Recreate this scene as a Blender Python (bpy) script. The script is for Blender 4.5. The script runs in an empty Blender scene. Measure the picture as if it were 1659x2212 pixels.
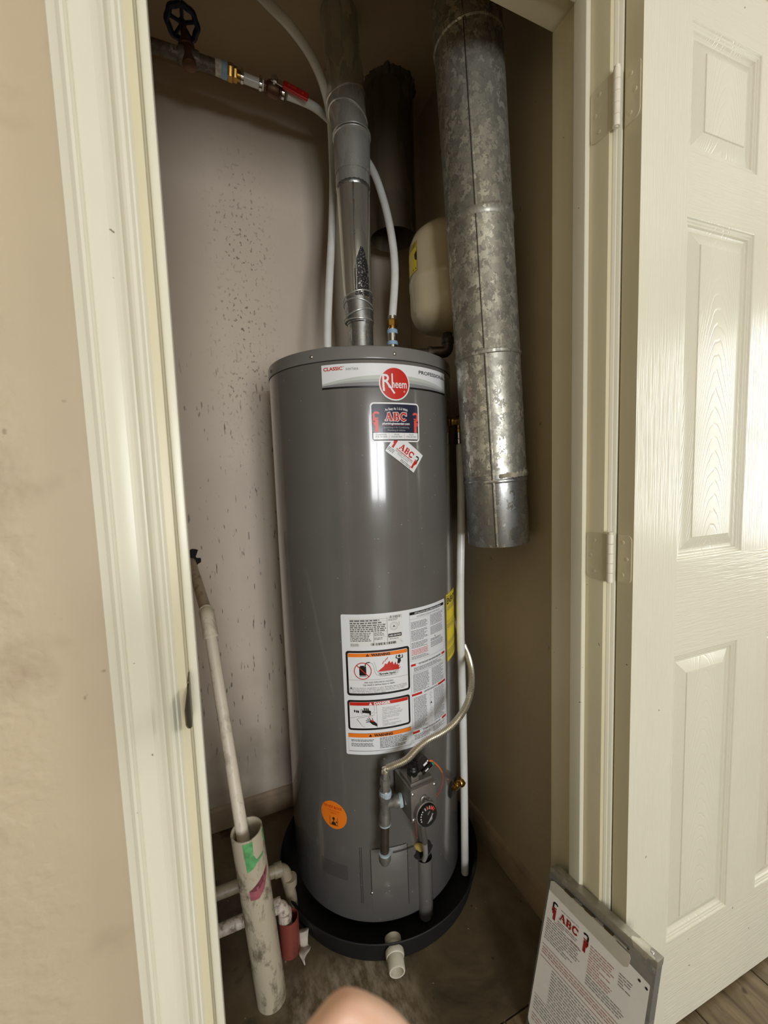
import bpy, bmesh, math, random
from mathutils import Vector, Matrix, noise
random.seed(7)
SC = bpy.context.scene
COL = SC.collection
R_ = math.radians
V = Vector

# ------------------------------------------------------------------ camera
cam_d = bpy.data.cameras.new('camera')
cam = bpy.data.objects.new('camera', cam_d); COL.objects.link(cam)
yaw, pitch, roll = R_(22.89371915), R_(-5.04369477), R_(-1.96358828)
fw = V((math.sin(yaw)*math.cos(pitch), math.cos(yaw)*math.cos(pitch), math.sin(pitch)))
rt = V((math.cos(yaw), -math.sin(yaw), 0)); up = rt.cross(fw)
r2 = rt*math.cos(roll)+up*math.sin(roll); u2 = -rt*math.sin(roll)+up*math.cos(roll)
M = Matrix((r2, u2, -fw)).transposed().to_4x4(); M.translation = (0, 0, 1.19)
cam.matrix_world = M
cam_d.sensor_fit = 'HORIZONTAL'; cam_d.sensor_width = 36; cam_d.lens = 36*885/1659
cam_d.clip_start = 0.005; cam_d.clip_end = 50
cam_d.dof.use_dof = True; cam_d.dof.focus_distance = 1.05; cam_d.dof.aperture_fstop = 13
SC.camera = cam

# ------------------------------------------------------------------ light
w = bpy.data.worlds.new('sky'); SC.world = w; w.use_nodes = True
w.node_tree.nodes['Background'].inputs[0].default_value = (0.75, 0.87, 1.0, 1)
w.node_tree.nodes['Background'].inputs[1].default_value = 1.0
def area(name, loc, target, sx, sy, power, col):
    l = bpy.data.lights.new(name, 'AREA'); l.shape = 'RECTANGLE'; l.size = sx; l.size_y = sy
    l.energy = power; l.color = col
    o = bpy.data.objects.new(name, l); COL.objects.link(o); o.location = loc
    o.rotation_euler = (V(target)-V(loc)).to_track_quat('-Z', 'Y').to_euler()
    return o
# daylight coming in through the wide window in the wall behind the camera
area('daylight_back_window', (0.15, -2.72, 1.15), (0.15, 0, 1.15), 1.1, 1.2, 66, (0.98, 0.99, 1.0))
# daylight of the window in the right-hand wall of the room
area('daylight_side_window', (2.95, -0.35, 1.35), (0, -0.35, 1.3), 1.25, 1.3, 26, (1.0, 0.99, 0.96))
SC.view_settings.view_transform = 'Standard'; SC.view_settings.look = 'None'
SC.view_settings.exposure = 0.18; SC.view_settings.gamma = 1.0
SC.view_settings.use_curve_mapping = False
SC.cycles.use_denoising = True
SC.cycles.max_bounces = 10; SC.cycles.diffuse_bounces = 6; SC.cycles.glossy_bounces = 5
SC.cycles.sample_clamp_indirect = 6

# ------------------------------------------------------------------ materials
def lin(c):
    return tuple((x/255/12.92 if x/255 <= .04045 else ((x/255+.055)/1.055)**2.4) for x in c)
class NT:
    def __init__(s, name):
        s.m = bpy.data.materials.new(name); s.m.use_nodes = True
        s.t = s.m.node_tree; s.b = s.t.nodes['Principled BSDF']; s.co = s.t.nodes.new('ShaderNodeTexCoord')
    def n(s, typ, **kw):
        x = s.t.nodes.new(typ)
        for k, v in kw.items():
            if isinstance(k, str) and hasattr(x, k): setattr(x, k, v)
        return x
    def l(s, a, b): s.t.links.new(a, b)
    def obj(s, scale=(1, 1, 1), loc=(0, 0, 0), rot=(0, 0, 0)):
        mp = s.n('ShaderNodeMapping'); mp.inputs['Scale'].default_value = scale
        mp.inputs['Location'].default_value = loc; mp.inputs['Rotation'].default_value = rot
        s.l(s.co.outputs['Object'], mp.inputs[0]); return mp.outputs[0]
    def noise(s, vec, scale, detail=4, rough=.55, dist=0):
        x = s.n('ShaderNodeTexNoise'); x.inputs['Scale'].default_value = scale; x.inputs['Detail'].default_value = detail
        x.inputs['Roughness'].default_value = rough; x.inputs['Distortion'].default_value = dist
        s.l(vec, x.inputs['Vector']); return x.outputs['Fac']
    def ramp(s, fac, stops):
        x = s.n('ShaderNodeValToRGB'); e = x.color_ramp.elements
        while len(e) < len(stops): e.new(.5)
        for i, (p, c) in enumerate(stops):
            e[i].position = p; e[i].color = (*c, 1) if isinstance(c, (tuple, list)) else (c, c, c, 1)
        s.l(fac, x.inputs[0]); return x.outputs[0]
    def mix(s, fac, a, b, bt='MIX'):
        x = s.n('ShaderNodeMix'); x.data_type = 'RGBA'; x.blend_type = bt
        for i, v in ((0, fac), (6, a), (7, b)):
            if isinstance(v, (int, float)): x.inputs[i].default_value = v
            elif isinstance(v, tuple): x.inputs[i].default_value = (*v, 1)
            else: s.l(v, x.inputs[i])
        return x.outputs[2]
    def math(s, op, a, b=0., c=None):
        x = s.n('ShaderNodeMath'); x.operation = op
        for i, v in ((0, a), (1, b), (2, c)):
            if v is None: continue
            if isinstance(v, (int, float)): x.inputs[i].default_value = v
            else: s.l(v, x.inputs[i])
        return x.outputs[0]
    def sep(s, vec):
        x = s.n('ShaderNodeSeparateXYZ'); s.l(vec, x.inputs[0]); return x.outputs
    def band(s, v, lo, hi, soft):   # 1 inside lo..hi with soft edges
        a = s.n('ShaderNodeMapRange'); a.interpolation_type = 'SMOOTHSTEP'
        a.inputs[1].default_value = lo-soft; a.inputs[2].default_value = lo+soft; s.l(v, a.inputs[0])
        b = s.n('ShaderNodeMapRange'); b.interpolation_type = 'SMOOTHSTEP'
        b.inputs[1].default_value = hi+soft; b.inputs[2].default_value = hi-soft; s.l(v, b.inputs[0])
        return s.math('MULTIPLY', a.outputs[0], b.outputs[0])
    def bump(s, h, strength, dist=.001, prev=None):
        x = s.n('ShaderNodeBump'); x.inputs['Strength'].default_value = strength; x.inputs['Distance'].default_value = dist
        s.l(h, x.inputs['Height'])
        if prev is not None: s.l(prev, x.inputs['Normal'])
        return x.outputs[0]
    def out(s, color=None, rough=.5, metal=0, normal=None, coat=0, spec=None, ior=None, trans=0, emit=None):
        b = s.b
        if color is not None:
            if isinstance(color, tuple): b.inputs['Base Color'].default_value = (*color, 1)
            else: s.l(color, b.inputs['Base Color'])
        if isinstance(rough, (int, float)): b.inputs['Roughness'].default_value = rough
        else: s.l(rough, b.inputs['Roughness'])
        if isinstance(metal, (int, float)): b.inputs['Metallic'].default_value = metal
        else: s.l(metal, b.inputs['Metallic'])
        if normal is not None: s.l(normal, b.inputs['Normal'])
        b.inputs['Coat Weight'].default_value = coat; b.inputs['Coat Roughness'].default_value = .08
        if spec is not None: b.inputs['Specular IOR Level'].default_value = spec
        b.inputs['Transmission Weight'].default_value = trans
        return s.m
def plain(name, rgb, rough=.5, metal=0, var=.12, scale=40, coat=0, bumpy=0, spec=None):
    t = NT(name); c = lin(rgb); v = t.obj(); n = t.noise(v, scale, 4)
    d = tuple(x*(1-var) for x in c); h = tuple(min(1, x*(1+var)) for x in c)
    nm = t.bump(n, bumpy, .0006) if bumpy else None
    return t.out(t.ramp(n, [(.3, d), (.7, h)]), rough, metal, nm, coat, spec)

def wall_mat(name, rgb, peel=.35, stains=None):
    t = NT(name); c = lin(rgb); v = t.obj()
    n = t.noise(v, 2.2, 5); big = t.ramp(n, [(.3, tuple(x*.93 for x in c)), (.7, tuple(min(1, x*1.05) for x in c))])
    if stains: big = stains(t, v, big)
    p1 = t.noise(v, 130, 3, .5); p2 = t.noise(v, 38, 2, .5)
    h = t.math('ADD', t.math('MULTIPLY', p1, .5), t.ramp(p2, [(.42, 0.), (.62, 1.)]))
    if peel >= .9:      # the knock-down texture stops short of the casing, where the wall is smooth
        x, y, z = t.sep(v); m_ = t.math('MAXIMUM', t.band(x, -4, -.175, .03), t.band(x, .9, 4, .03))
        return t.out(big, .55, 0, t.bump(t.math('MULTIPLY', h, m_), .6, .0016), 0, .35)
    return t.out(big, .55, 0, t.bump(h, peel, .0012), 0, .35)
def back_stains(t, v, col):
    x, y, z = t.sep(v)
    # speckled mould patch and drip marks, in real metres on the back wall
    sp = t.noise(t.obj((1, 1, .75)), 95, 2, .5); sp = t.ramp(sp, [(.59, 0.), (.65, 1.)])
    reg = t.math('MULTIPLY', t.band(x, .06, .22, .06), t.band(z, 1.35, 2.15, .2))
    cl = t.ramp(t.noise(v, 9, 2), [(.30, .15), (.58, 1.)])
    reg = t.math('MULTIPLY', reg, cl)
    col = t.mix(t.math('MULTIPLY', t.math('MULTIPLY', sp, reg), .75), col, lin((88, 78, 66)))
    dr = t.noise(t.obj((1, 1, .16)), 95, 2, .6); dr = t.ramp(dr, [(.64, 0.), (.68, 1.)])
    reg2 = t.math('MULTIPLY', t.band(x, -.1, .42, .08), t.band(z, .25, 1.55, .2))
    col = t.mix(t.math('MULTIPLY', t.math('MULTIPLY', dr, reg2), .75), col, lin((70, 60, 50)))
    g = t.ramp(t.noise(v, 3.5, 4), [(.48, 0.), (.72, 1.)])
    lo = t.math('MULTIPLY', g, t.band(z, -.2, .45, .2))
    return t.mix(t.math('MULTIPLY', lo, .5), col, lin((96, 82, 66)))
def front_stains(t, v, col):
    x, y, z = t.sep(v)
    sm = t.math('MULTIPLY', t.ramp(t.noise(v, 7, 5), [(.60, 0.), (.74, 1.)]), .35)
    col = t.mix(sm, col, lin((128, 104, 80)))
    sp = t.ramp(t.noise(v, 34, 3), [(.72, 0.), (.76, 1.)])
    return t.mix(t.math('MULTIPLY', sp, .5), col, lin((112, 90, 68)))
def side_stains(t, v, col):
    sp = t.ramp(t.noise(t.obj((1, 1, .4)), 55, 3), [(.715, 0.), (.745, 1.)])
    return t.mix(t.math('MULTIPLY', sp, .55), col, lin((80, 68, 52)))
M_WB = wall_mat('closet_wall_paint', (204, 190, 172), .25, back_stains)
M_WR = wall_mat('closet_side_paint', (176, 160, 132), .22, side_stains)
M_WF = wall_mat('room_wall_paint', (186, 171, 144), 1.0, front_stains)
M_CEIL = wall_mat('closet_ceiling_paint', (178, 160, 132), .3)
M_RC = wall_mat('room_ceiling_paint', (232, 228, 218), .5)

def trim_mat(name, rgb, grain=None, rough=.32):
    t = NT(name); c = lin(rgb); v = t.obj()
    n = t.noise(t.obj((1, 1, .15)), 12, 4)
    col = t.ramp(n, [(.3, tuple(x*.93 for x in c)), (.7, tuple(min(1, x*1.04) for x in c))])
    chip = t.ramp(t.noise(v, 62, 2), [(.775, 0.), (.785, 1.)])
    col = t.mix(t.math('MULTIPLY', chip, .8), col, lin((92, 78, 56)))
    nm = t.bump(t.noise(v, 260, 2), .06, .0005)
    return t.out(col, rough, 0, nm, 0, .45)
M_TRIM = trim_mat('cream_trim_paint', (214, 210, 190))
M_JAMB = trim_mat('cream_jamb_paint', (206, 198, 166), rough=.4)
M_BASE = plain('dirty_baseboard_paint', (150, 130, 104), .6, 0, .2, 14)
def door_mat(name, mode):
    t = NT(name); c = lin((212, 208, 189)); v = t.obj()
    n = t.noise(t.obj((2, 2, 1)), 3, 3)
    col = t.ramp(n, [(.3, tuple(x*.97 for x in c)), (.7, tuple(min(1, x*1.02) for x in c))])
    chip = t.ramp(t.noise(v, 30, 2), [(.775, 0.), (.782, 1.)])
    col = t.mix(t.math('MULTIPLY', chip, .7), col, lin((120, 102, 74)))
    if mode == 'v':   vec, sc = t.obj((1, 1, .035)), 300
    elif mode == 'h': vec, sc = t.obj((.05, 1, 1)), 260
    else: vec, sc = t.obj((1, 1, .28)), 1
    if mode == 'c':
        x, y, z = t.sep(v)
        u = t.math('SUBTRACT', t.math('MODULO', x, .293), .209)
        f = t.math('ADD', t.math('MULTIPLY', z, 34), t.math('MULTIPLY', t.math('MULTIPLY', u, u), 2100))
        f = t.math('ADD', f, t.math('MULTIPLY', t.noise(t.obj((1, 1, .35)), 16, 3), 2.4))
        h = t.ramp(t.math('PINGPONG', f, .5), [(.0, 0.), (.14, 1.)])
        nm = t.bump(h, .30, .0009)
    else:
        h = t.ramp(t.noise(vec, sc, 2, .6, .3), [(.35, 0.), (.6, 1.)])
        nm = t.bump(h, .28, .0009)
    return t.out(col, .24, 0, nm, 0, .5)
M_DV, M_DH, M_DC = door_mat('door_paint_upright_grain', 'v'), door_mat('door_paint_level_grain', 'h'), door_mat('door_paint_arched_grain', 'c')

def concrete():
    t = NT('stained_concrete'); v = t.obj(); x, y, z = t.sep(v)
    n = t.noise(v, 5, 6, .65, .4)
    col = t.ramp(n, [(.28, lin((60, 50, 34))), (.5, lin((98, 84, 60))), (.75, lin((126, 112, 86)))])
    # pale overspray smeared in front of the pan
    sp = t.ramp(t.noise(t.obj((1.6, .7, 1)), 32, 5, .7), [(.40, 0.), (.66, 1.)])
    reg = t.math('MULTIPLY', t.band(x, .08, .36, .05), t.band(y, .66, .9, .05))
    col = t.mix(t.math('MULTIPLY', t.math('MULTIPLY', sp, reg), .8), col, lin((168, 156, 136)))
    dk = t.ramp(t.noise(v, 11, 4), [(.55, 0.), (.68, 1.)])
    reg = t.math('MULTIPLY', t.band(x, -.2, .22, .06), t.band(y, .6, 1.5, .05))
    col = t.mix(t.math('MULTIPLY', t.math('MULTIPLY', dk, reg), .85), col, lin((38, 26, 16)))
    fl = t.ramp(t.noise(v, 90, 1), [(.775, 0.), (.79, 1.)])
    col = t.mix(t.math('MULTIPLY', fl, .7), col, lin((176, 164, 140)))
    d2 = t.ramp(t.noise(v, 26, 2), [(.72, 0.), (.74, 1.)])
    col = t.mix(t.math('MULTIPLY', d2, .8), col, lin((50, 38, 22)))
    return t.out(col, t.ramp(n, [(.3, .45), (.7, .8)]), 0, t.bump(t.noise(v, 60, 4), .3, .002))
M_CONC = concrete()
def plank_mat():
    t = NT('brown_wood_look_floor'); v = t.obj((4, .6, 1))
    n = t.noise(v, 9, 5, .6, .8)
    col = t.ramp(n, [(.3, lin((72, 58, 40))), (.5, lin((112, 96, 70))), (.7, lin((134, 118, 90)))])
    k = t.ramp(t.noise(t.obj((1, 1, 1)), 17, 2), [(.68, 0.), (.73, 1.)])
    col = t.mix(k, col, lin((70, 50, 30)))
    return t.out(col, .4, 0, t.bump(n, .2, .001))
M_PLANK = plank_mat()

def galv(name, base=(150, 150, 145), contrast=.35, scale=55, rough=(.28, .5), metal=.9, dirt=None, stretch=(1, 1, .8)):
    t = NT(name); c = lin(base)
    vec = t.obj(stretch)
    nz = t.n('ShaderNodeTexNoise'); nz.inputs['Scale'].default_value = scale*1.5; nz.inputs['Detail'].default_value = 3
    t.l(vec, nz.inputs['Vector'])
    va = t.n('ShaderNodeVectorMath'); va.operation = 'MULTIPLY_ADD'
    va.inputs[1].default_value = (.03, .03, .03); t.l(nz.outputs['Color'], va.inputs[0]); t.l(vec, va.inputs[2])
    vo = t.n('ShaderNodeTexVoronoi'); vo.inputs['Scale'].default_value = scale; t.l(va.outputs[0], vo.inputs['Vector'])
    g = t.sep(vo.outputs['Color'])[0]
    n2 = t.noise(vec, 9, 3)
    f = t.math('ADD', t.math('MULTIPLY', g, .7), t.math('MULTIPLY', n2, .3))
    col = t.ramp(f, [(.2, tuple(x*(1-contrast) for x in c)), (.62, c), (.85, tuple(min(1, x*(1+contrast*1.3)) for x in c))])
    if dirt:
        dd = t.ramp(t.noise(vec, 14, 5, .65), [(.42, 0.), (.68, 1.)])
        col = t.mix(t.math('MULTIPLY', dd, dirt[1]), col, lin(dirt[0]))
        mt = t.math('SUBTRACT', metal, t.math('MULTIPLY', dd, dirt[1]*metal*.9))
    else: mt = metal
    return t.out(col, t.ramp(f, [(.2, rough[1]), (.85, rough[0])]), mt, t.bump(f, .05, .0006))
M_DUCT = galv('spangled_galvanised_steel', (176, 174, 162), .42, 95, (.28, .5), .72)
M_DUCT2 = galv('bright_galvanised_steel', (176, 178, 176), .25, 70, (.18, .42), .93)
M_FLUE = galv('vent_galvanised_steel', (206, 208, 200), .2, 45, (.26, .42), .74, None, (1, 1, .35))
M_TAPER = galv('shiny_vent_steel', (220, 218, 206), .12, 30, (.1, .22), .85, None, (1, 1, .2))
M_STUB = galv('dark_soiled_steel', (98, 88, 68), .3, 22, (.6, .8), .1, None, (1, 1, .3))
M_GPIPE = galv('rusty_galvanised_pipe', (120, 112, 100), .4, 90, (.45, .7), .5, ((72, 52, 34), .8))
M_TEE = galv('malleable_grey_fitting', (132, 132, 126), .25, 60, (.35, .55), .7, ((150, 146, 136), .4))
M_NIP = galv('oily_black_pipe', (92, 84, 74), .2, 40, (.3, .45), .75, ((70, 54, 42), .4))
M_CHROME = plain('chromed_steel', (205, 205, 202), .12, 1, .06, 60)
M_ZINC = plain('zinc_screw', (200, 200, 196), .3, 1, .1, 90)
M_BRASS = plain('brass', (168, 132, 66), .28, 1, .2, 60)
M_STEELFLEX = plain('corrugated_stainless_steel', (222, 216, 200), .28, .85, .05, 50)
M_ALU = galv('worn_aluminium', (150, 150, 146), .18, 30, (.35, .55), .8, ((86, 80, 70), .5))
M_CLIP = plain('brushed_clip_steel', (200, 196, 182), .35, .35, .05, 30)
def pex():
    t = NT('milky_plastic_tube')
    t.b.inputs['Subsurface Weight'].default_value = .3; t.b.inputs['Subsurface Radius'].default_value = (.01, .01, .01)
    t.b.inputs['Subsurface Scale'].default_value = .5
    n = t.noise(t.obj(), 18, 3)
    return t.out(t.ramp(n, [(.3, lin((214, 214, 206))), (.7, lin((228, 230, 226)))]), .3, 0, None, .1)
M_PEX = pex()
def jacket():
    t = NT('grey_enamel_jacket'); v = t.obj(); n = t.noise(v, 6, 3); x, y, z = t.sep(v)
    c = t.ramp(n, [(.3, lin((97, 95, 92))), (.7, lin((103, 101, 98)))])
    sp = t.ramp(t.noise(v, 120, 1), [(.775, 0.), (.785, 1.)])
    c = t.mix(t.math('MULTIPLY', sp, .5), c, lin((170, 168, 162)))
    return t.out(c, .22, 0, t.bump(t.noise(v, 5, 1), .35, .006), .75, .5)
M_JACKET = jacket()
M_LID = plain('grey_enamel_lid', (112, 110, 107), .3, 0, .04, 8, .2)
M_SEAM = plain('dark_seam', (30, 29, 27), .7)
M_PAN = plain('black_plastic_pan', (12, 12, 11), .6, 0, .3, 30)
def pvc(name, rgb, dirt=.7, dcol=(84, 72, 58), scale=16):
    t = NT(name); v = t.obj((1, 1, .45)); c = lin(rgb)
    n = t.ramp(t.noise(v, scale, 6, .72, .3), [(.50, 0.), (.62, 1.)])
    col = t.mix(t.math('MULTIPLY', n, dirt), c, lin(dcol))
    return t.out(col, .45, 0, t.bump(n, .2, .001))
M_PVC = pvc('grimy_white_pvc', (218, 208, 188), .45, (110, 92, 70), 24)
M_STAND = pvc('dirty_standpipe_pvc', (182, 172, 150), .85, (92, 82, 66), 26)
M_PVCD = pvc('dusty_grey_pvc', (150, 138, 116), .5, (88, 74, 56), 26)
M_CRUST = pvc('crusted_pipe', (200, 188, 174), .75, (84, 60, 46), 85)
M_REDPVC = pvc('red_primed_pvc', (124, 60, 50), .5, (84, 42, 34), 26)
M_WPVC = plain('white_pvc_fitting', (206, 200, 182), .4, 0, .08, 40)
M_TANK = plain('almond_tank_enamel', (206, 192, 160), .3, 0, .03, 8, .3)
M_WHITE = plain('white_print_stock', (228, 230, 232), .32, 0, .01, 20, .2)
M_CREAMP = plain('rating_plate_stock', (224, 225, 222), .35, 0, .01, 20)
M_BLACKP = plain('black_print', (18, 17, 16), .35, 0, .05, 40)
M_GREYP = plain('grey_print', (96, 96, 96), .4, 0, .05, 40)
M_LGREYP = plain('light_grey_print', (168, 172, 170), .35, 0, .02, 20)
M_MGREYP = plain('mid_grey_print', (128, 128, 130), .35, 0, .02, 20)
M_REDP = plain('red_print', (196, 36, 24), .32, 0, .03, 30, .2)
M_PINKP = plain('coral_print', (222, 84, 74), .35, 0, .03, 30)
M_NAVYP = plain('navy_print', (30, 34, 60), .3, 0, .08, 30, .2)
M_ORANGEP = plain('orange_print', (238, 126, 30), .35, 0, .03, 30)
M_YELLOWP = plain('yellow_print', (238, 214, 30), .35, 0, .03, 30)
M_GREENP = plain('green_marker', (92, 160, 100), .5, 0, .3, 60)
M_MAGP = plain('magenta_marker', (150, 84, 92), .5, 0, .3, 60)
M_REDPLAST = plain('red_vinyl_grip', (186, 26, 24), .35, 0, .08, 40)
M_BLUEP = plain('blue_thread_tape', (146, 176, 202), .55, 0, .15, 60)
M_PALEBLUE = plain('pale_blue_sealant', (158, 176, 184), .6, 0, .2, 80, bumpy=.6)
M_BLUEWHEEL = plain('dark_blue_cast_wheel', (24, 30, 52), .4, .2, .3, 60)
M_BRONZE = plain('tarnished_bronze', (104, 76, 58), .45, .7, .3, 40)
M_DIECAST = plain('die_cast_aluminium', (134, 130, 124), .42, .7, .05, 60)
M_DARKPL = plain('black_plastic', (16, 16, 16), .35, 0, .3, 60)
M_GREENPL = plain('teal_plastic', (34, 134, 112), .4)
M_WIREO = plain('orange_wire', (206, 104, 46), .45)
M_WIRER = plain('red_wire', (176, 66, 56), .45)
M_FOAM = plain('tan_foam', (184, 160, 92), .8, 0, .2, 90, bumpy=.5)
M_DARKHOLE = plain('hole_shade_black', (14, 12, 10), .8)  # near-black for holes and recesses, their inner shade put in as flat colour
M_LEAF = plain('painted_hinge_steel', (206, 198, 168), .4, 0, .04, 60)
M_BARREL = plain('painted_hinge_barrel', (226, 220, 202), .4, 0, .04, 60)
M_STRIKE = plain('tarnished_strike_brass', (92, 80, 54), .35, .8, .3, 60)
M_PAPER = plain('white_paper', (216, 214, 206), .55, 0, .02, 30)
M_SCRAP = plain('peeled_paint_scrap', (190, 178, 166), .8, 0, .15, 60)
M_SKIN = None
def skin():
    t = NT('skin'); n = t.noise(t.obj(), 60, 4)
    t.b.inputs['Subsurface Weight'].default_value = .25; t.b.inputs['Subsurface Radius'].default_value = (.006, .003, .002)
    t.b.inputs['Subsurface Scale'].default_value = .5
    return t.out(t.ramp(n, [(.3, lin((206, 164, 138))), (.7, lin((222, 184, 158)))]), .5, 0, t.bump(n, .15, .001))
M_SKIN = skin()
M_FRAME = plain('white_window_frame', (226, 224, 216), .4)

# ------------------------------------------------------------------ object helpers
def link(name, me, mats, parent=None, origin=None):
    o = bpy.data.objects.new(name, me); COL.objects.link(o)
    for m in (mats if isinstance(mats, (list, tuple)) else [mats]): me.materials.append(m)
    if parent is not None:
        base = parent
        off = V(base['_o']); me.transform(Matrix.Translation(-off)); o.parent = parent; o['_o'] = list(off)
    else:
        if origin is None: origin = (0, 0, 0)
        me.transform(Matrix.Translation(-V(origin))); o.location = origin; o['_o'] = list(origin)
    return o
def tag(o, label=None, cat=None, group=None, kind=None):
    for k, v in (('label', label), ('category', cat), ('group', group), ('kind', kind)):
        if v: o[k] = v
    return o
def thing(name, loc, label=None, cat=None, group=None, kind=None):
    o = bpy.data.objects.new(name, None); COL.objects.link(o); o.location = loc; o['_o'] = list(loc)
    o.empty_display_size = .02
    return tag(o, label, cat, group, kind)
def fin(bm, name, mats, parent=None, origin=None, smooth=True, angle=35, recalc=True):
    if recalc: bmesh.ops.recalc_face_normals(bm, faces=bm.faces)
    me = bpy.data.meshes.new(name); bm.to_mesh(me); bm.free()
    if smooth:
        me.polygons.foreach_set('use_smooth', [True]*len(me.polygons))
        me.set_sharp_from_angle(angle=R_(angle))
    return link(name, me, mats, parent, origin)
def box(bm, lo, hi, bev=0, mat=None, seg=2):
    lo, hi = V(lo), V(hi); c = (lo+hi)/2; s = hi-lo
    m = Matrix.Translation(c) @ Matrix.Diagonal((*s, 1))
    if mat is not None: m = mat @ m
    g = bmesh.ops.create_cube(bm, size=1, matrix=m)
    if bev:
        es = list({e for v in g['verts'] for e in v.link_edges})
        bmesh.ops.bevel(bm, geom=es, offset=bev, segments=seg, affect='EDGES', profile=.6)
def ring(bm, c, ax_u, ax_v, r, seg):
    return [bm.verts.new(c+ax_u*(r*math.cos(2*math.pi*i/seg))+ax_v*(r*math.sin(2*math.pi*i/seg))) for i in range(seg)]
def bridge(bm, a, b):
    n = len(a)
    for i in range(n): bm.faces.new((a[i], a[(i+1) % n], b[(i+1) % n], b[i]))
def frame_for(d):
    d = d.normalized(); a = V((0, 0, 1)) if abs(d.z) < .9 else V((1, 0, 0))
    u = a.cross(d).normalized(); return u, d.cross(u)
def tube(bm, pts, r, seg=16, cap=True):
    pts = [V(p) for p in pts]; rs = r if isinstance(r, (list, tuple)) else [r]*len(pts)
    ts = []
    for i in range(len(pts)):
        a = pts[max(0, i-1)]; b = pts[min(len(pts)-1, i+1)]
        ts.append((b-a).normalized())
    u, v = frame_for(ts[0]); prev = None; rings = []
    for i, p in enumerate(pts):
        if i:
            q = ts[i-1].rotation_difference(ts[i]); u = q @ u; v = q @ v
        rings.append(ring(bm, p, u, v, rs[i], seg))
        if prev: bridge(bm, prev, rings[-1])
        prev = rings[-1]
    if cap:
        bm.faces.new(rings[0][::-1]); bm.faces.new(rings[-1])
    return rings
def lathe(bm, prof, c, d, seg=32, cap=True):   # prof: (distance along d, radius)
    c, d = V(c), V(d).normalized(); u, v = frame_for(d); prev = None; first = None
    for h, r in prof:
        rg = ring(bm, c+d*h, u, v, max(r, 1e-5), seg)
        if prev: bridge(bm, prev, rg)
        else: first = rg
        prev = rg
    if cap: bm.faces.new(first[::-1]); bm.faces.new(prev)
def spline(pts, n=12):
    P = [V(p) for p in pts]; P = [P[0]*2-P[1]]+P+[P[-1]*2-P[-2]]; out = []
    for i in range(1, len(P)-2):
        a, b, c, d = P[i-1:i+3]
        for k in range(n):
            t = k/n
            out.append(.5*((2*b)+(c-a)*t+(2*a-5*b+4*c-d)*t*t+(3*b-a-3*c+d)*t**3))
    out.append(P[-2]); return out
def bend(pts, r=.02, n=5):      # polyline with rounded corners
    P = [V(p) for p in pts]; out = [P[0]]
    for i in range(1, len(P)-1):
        a = (P[i-1]-P[i]); b = (P[i+1]-P[i]); k = min(r, a.length*.45, b.length*.45)
        s, e = P[i]+a.normalized()*k, P[i]+b.normalized()*k
        for j in range(n+1):
            t = j/n; out.append(s*(1-t)**2+P[i]*2*t*(1-t)+e*t*t)
    out.append(P[-1]); return out
def hexa(bm, c, d, r, h):
    lathe(bm, [(0, r*.96), (h*.12, r), (h*.88, r), (h, r*.96)], c, d, 6)
def strip(path, prof, close=False):   # path of (point, outward, up) frames x 2D profile -> bmesh
    bm = bmesh.new(); prev = None
    for p, a, b in path:
        rg = [bm.verts.new(V(p)+V(a)*x+V(b)*y) for x, y in prof]
        if prev:
            for i in range(len(prof)-1): bm.faces.new((prev[i], prev[i+1], rg[i+1], rg[i]))
        prev = rg
    return bm

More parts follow.
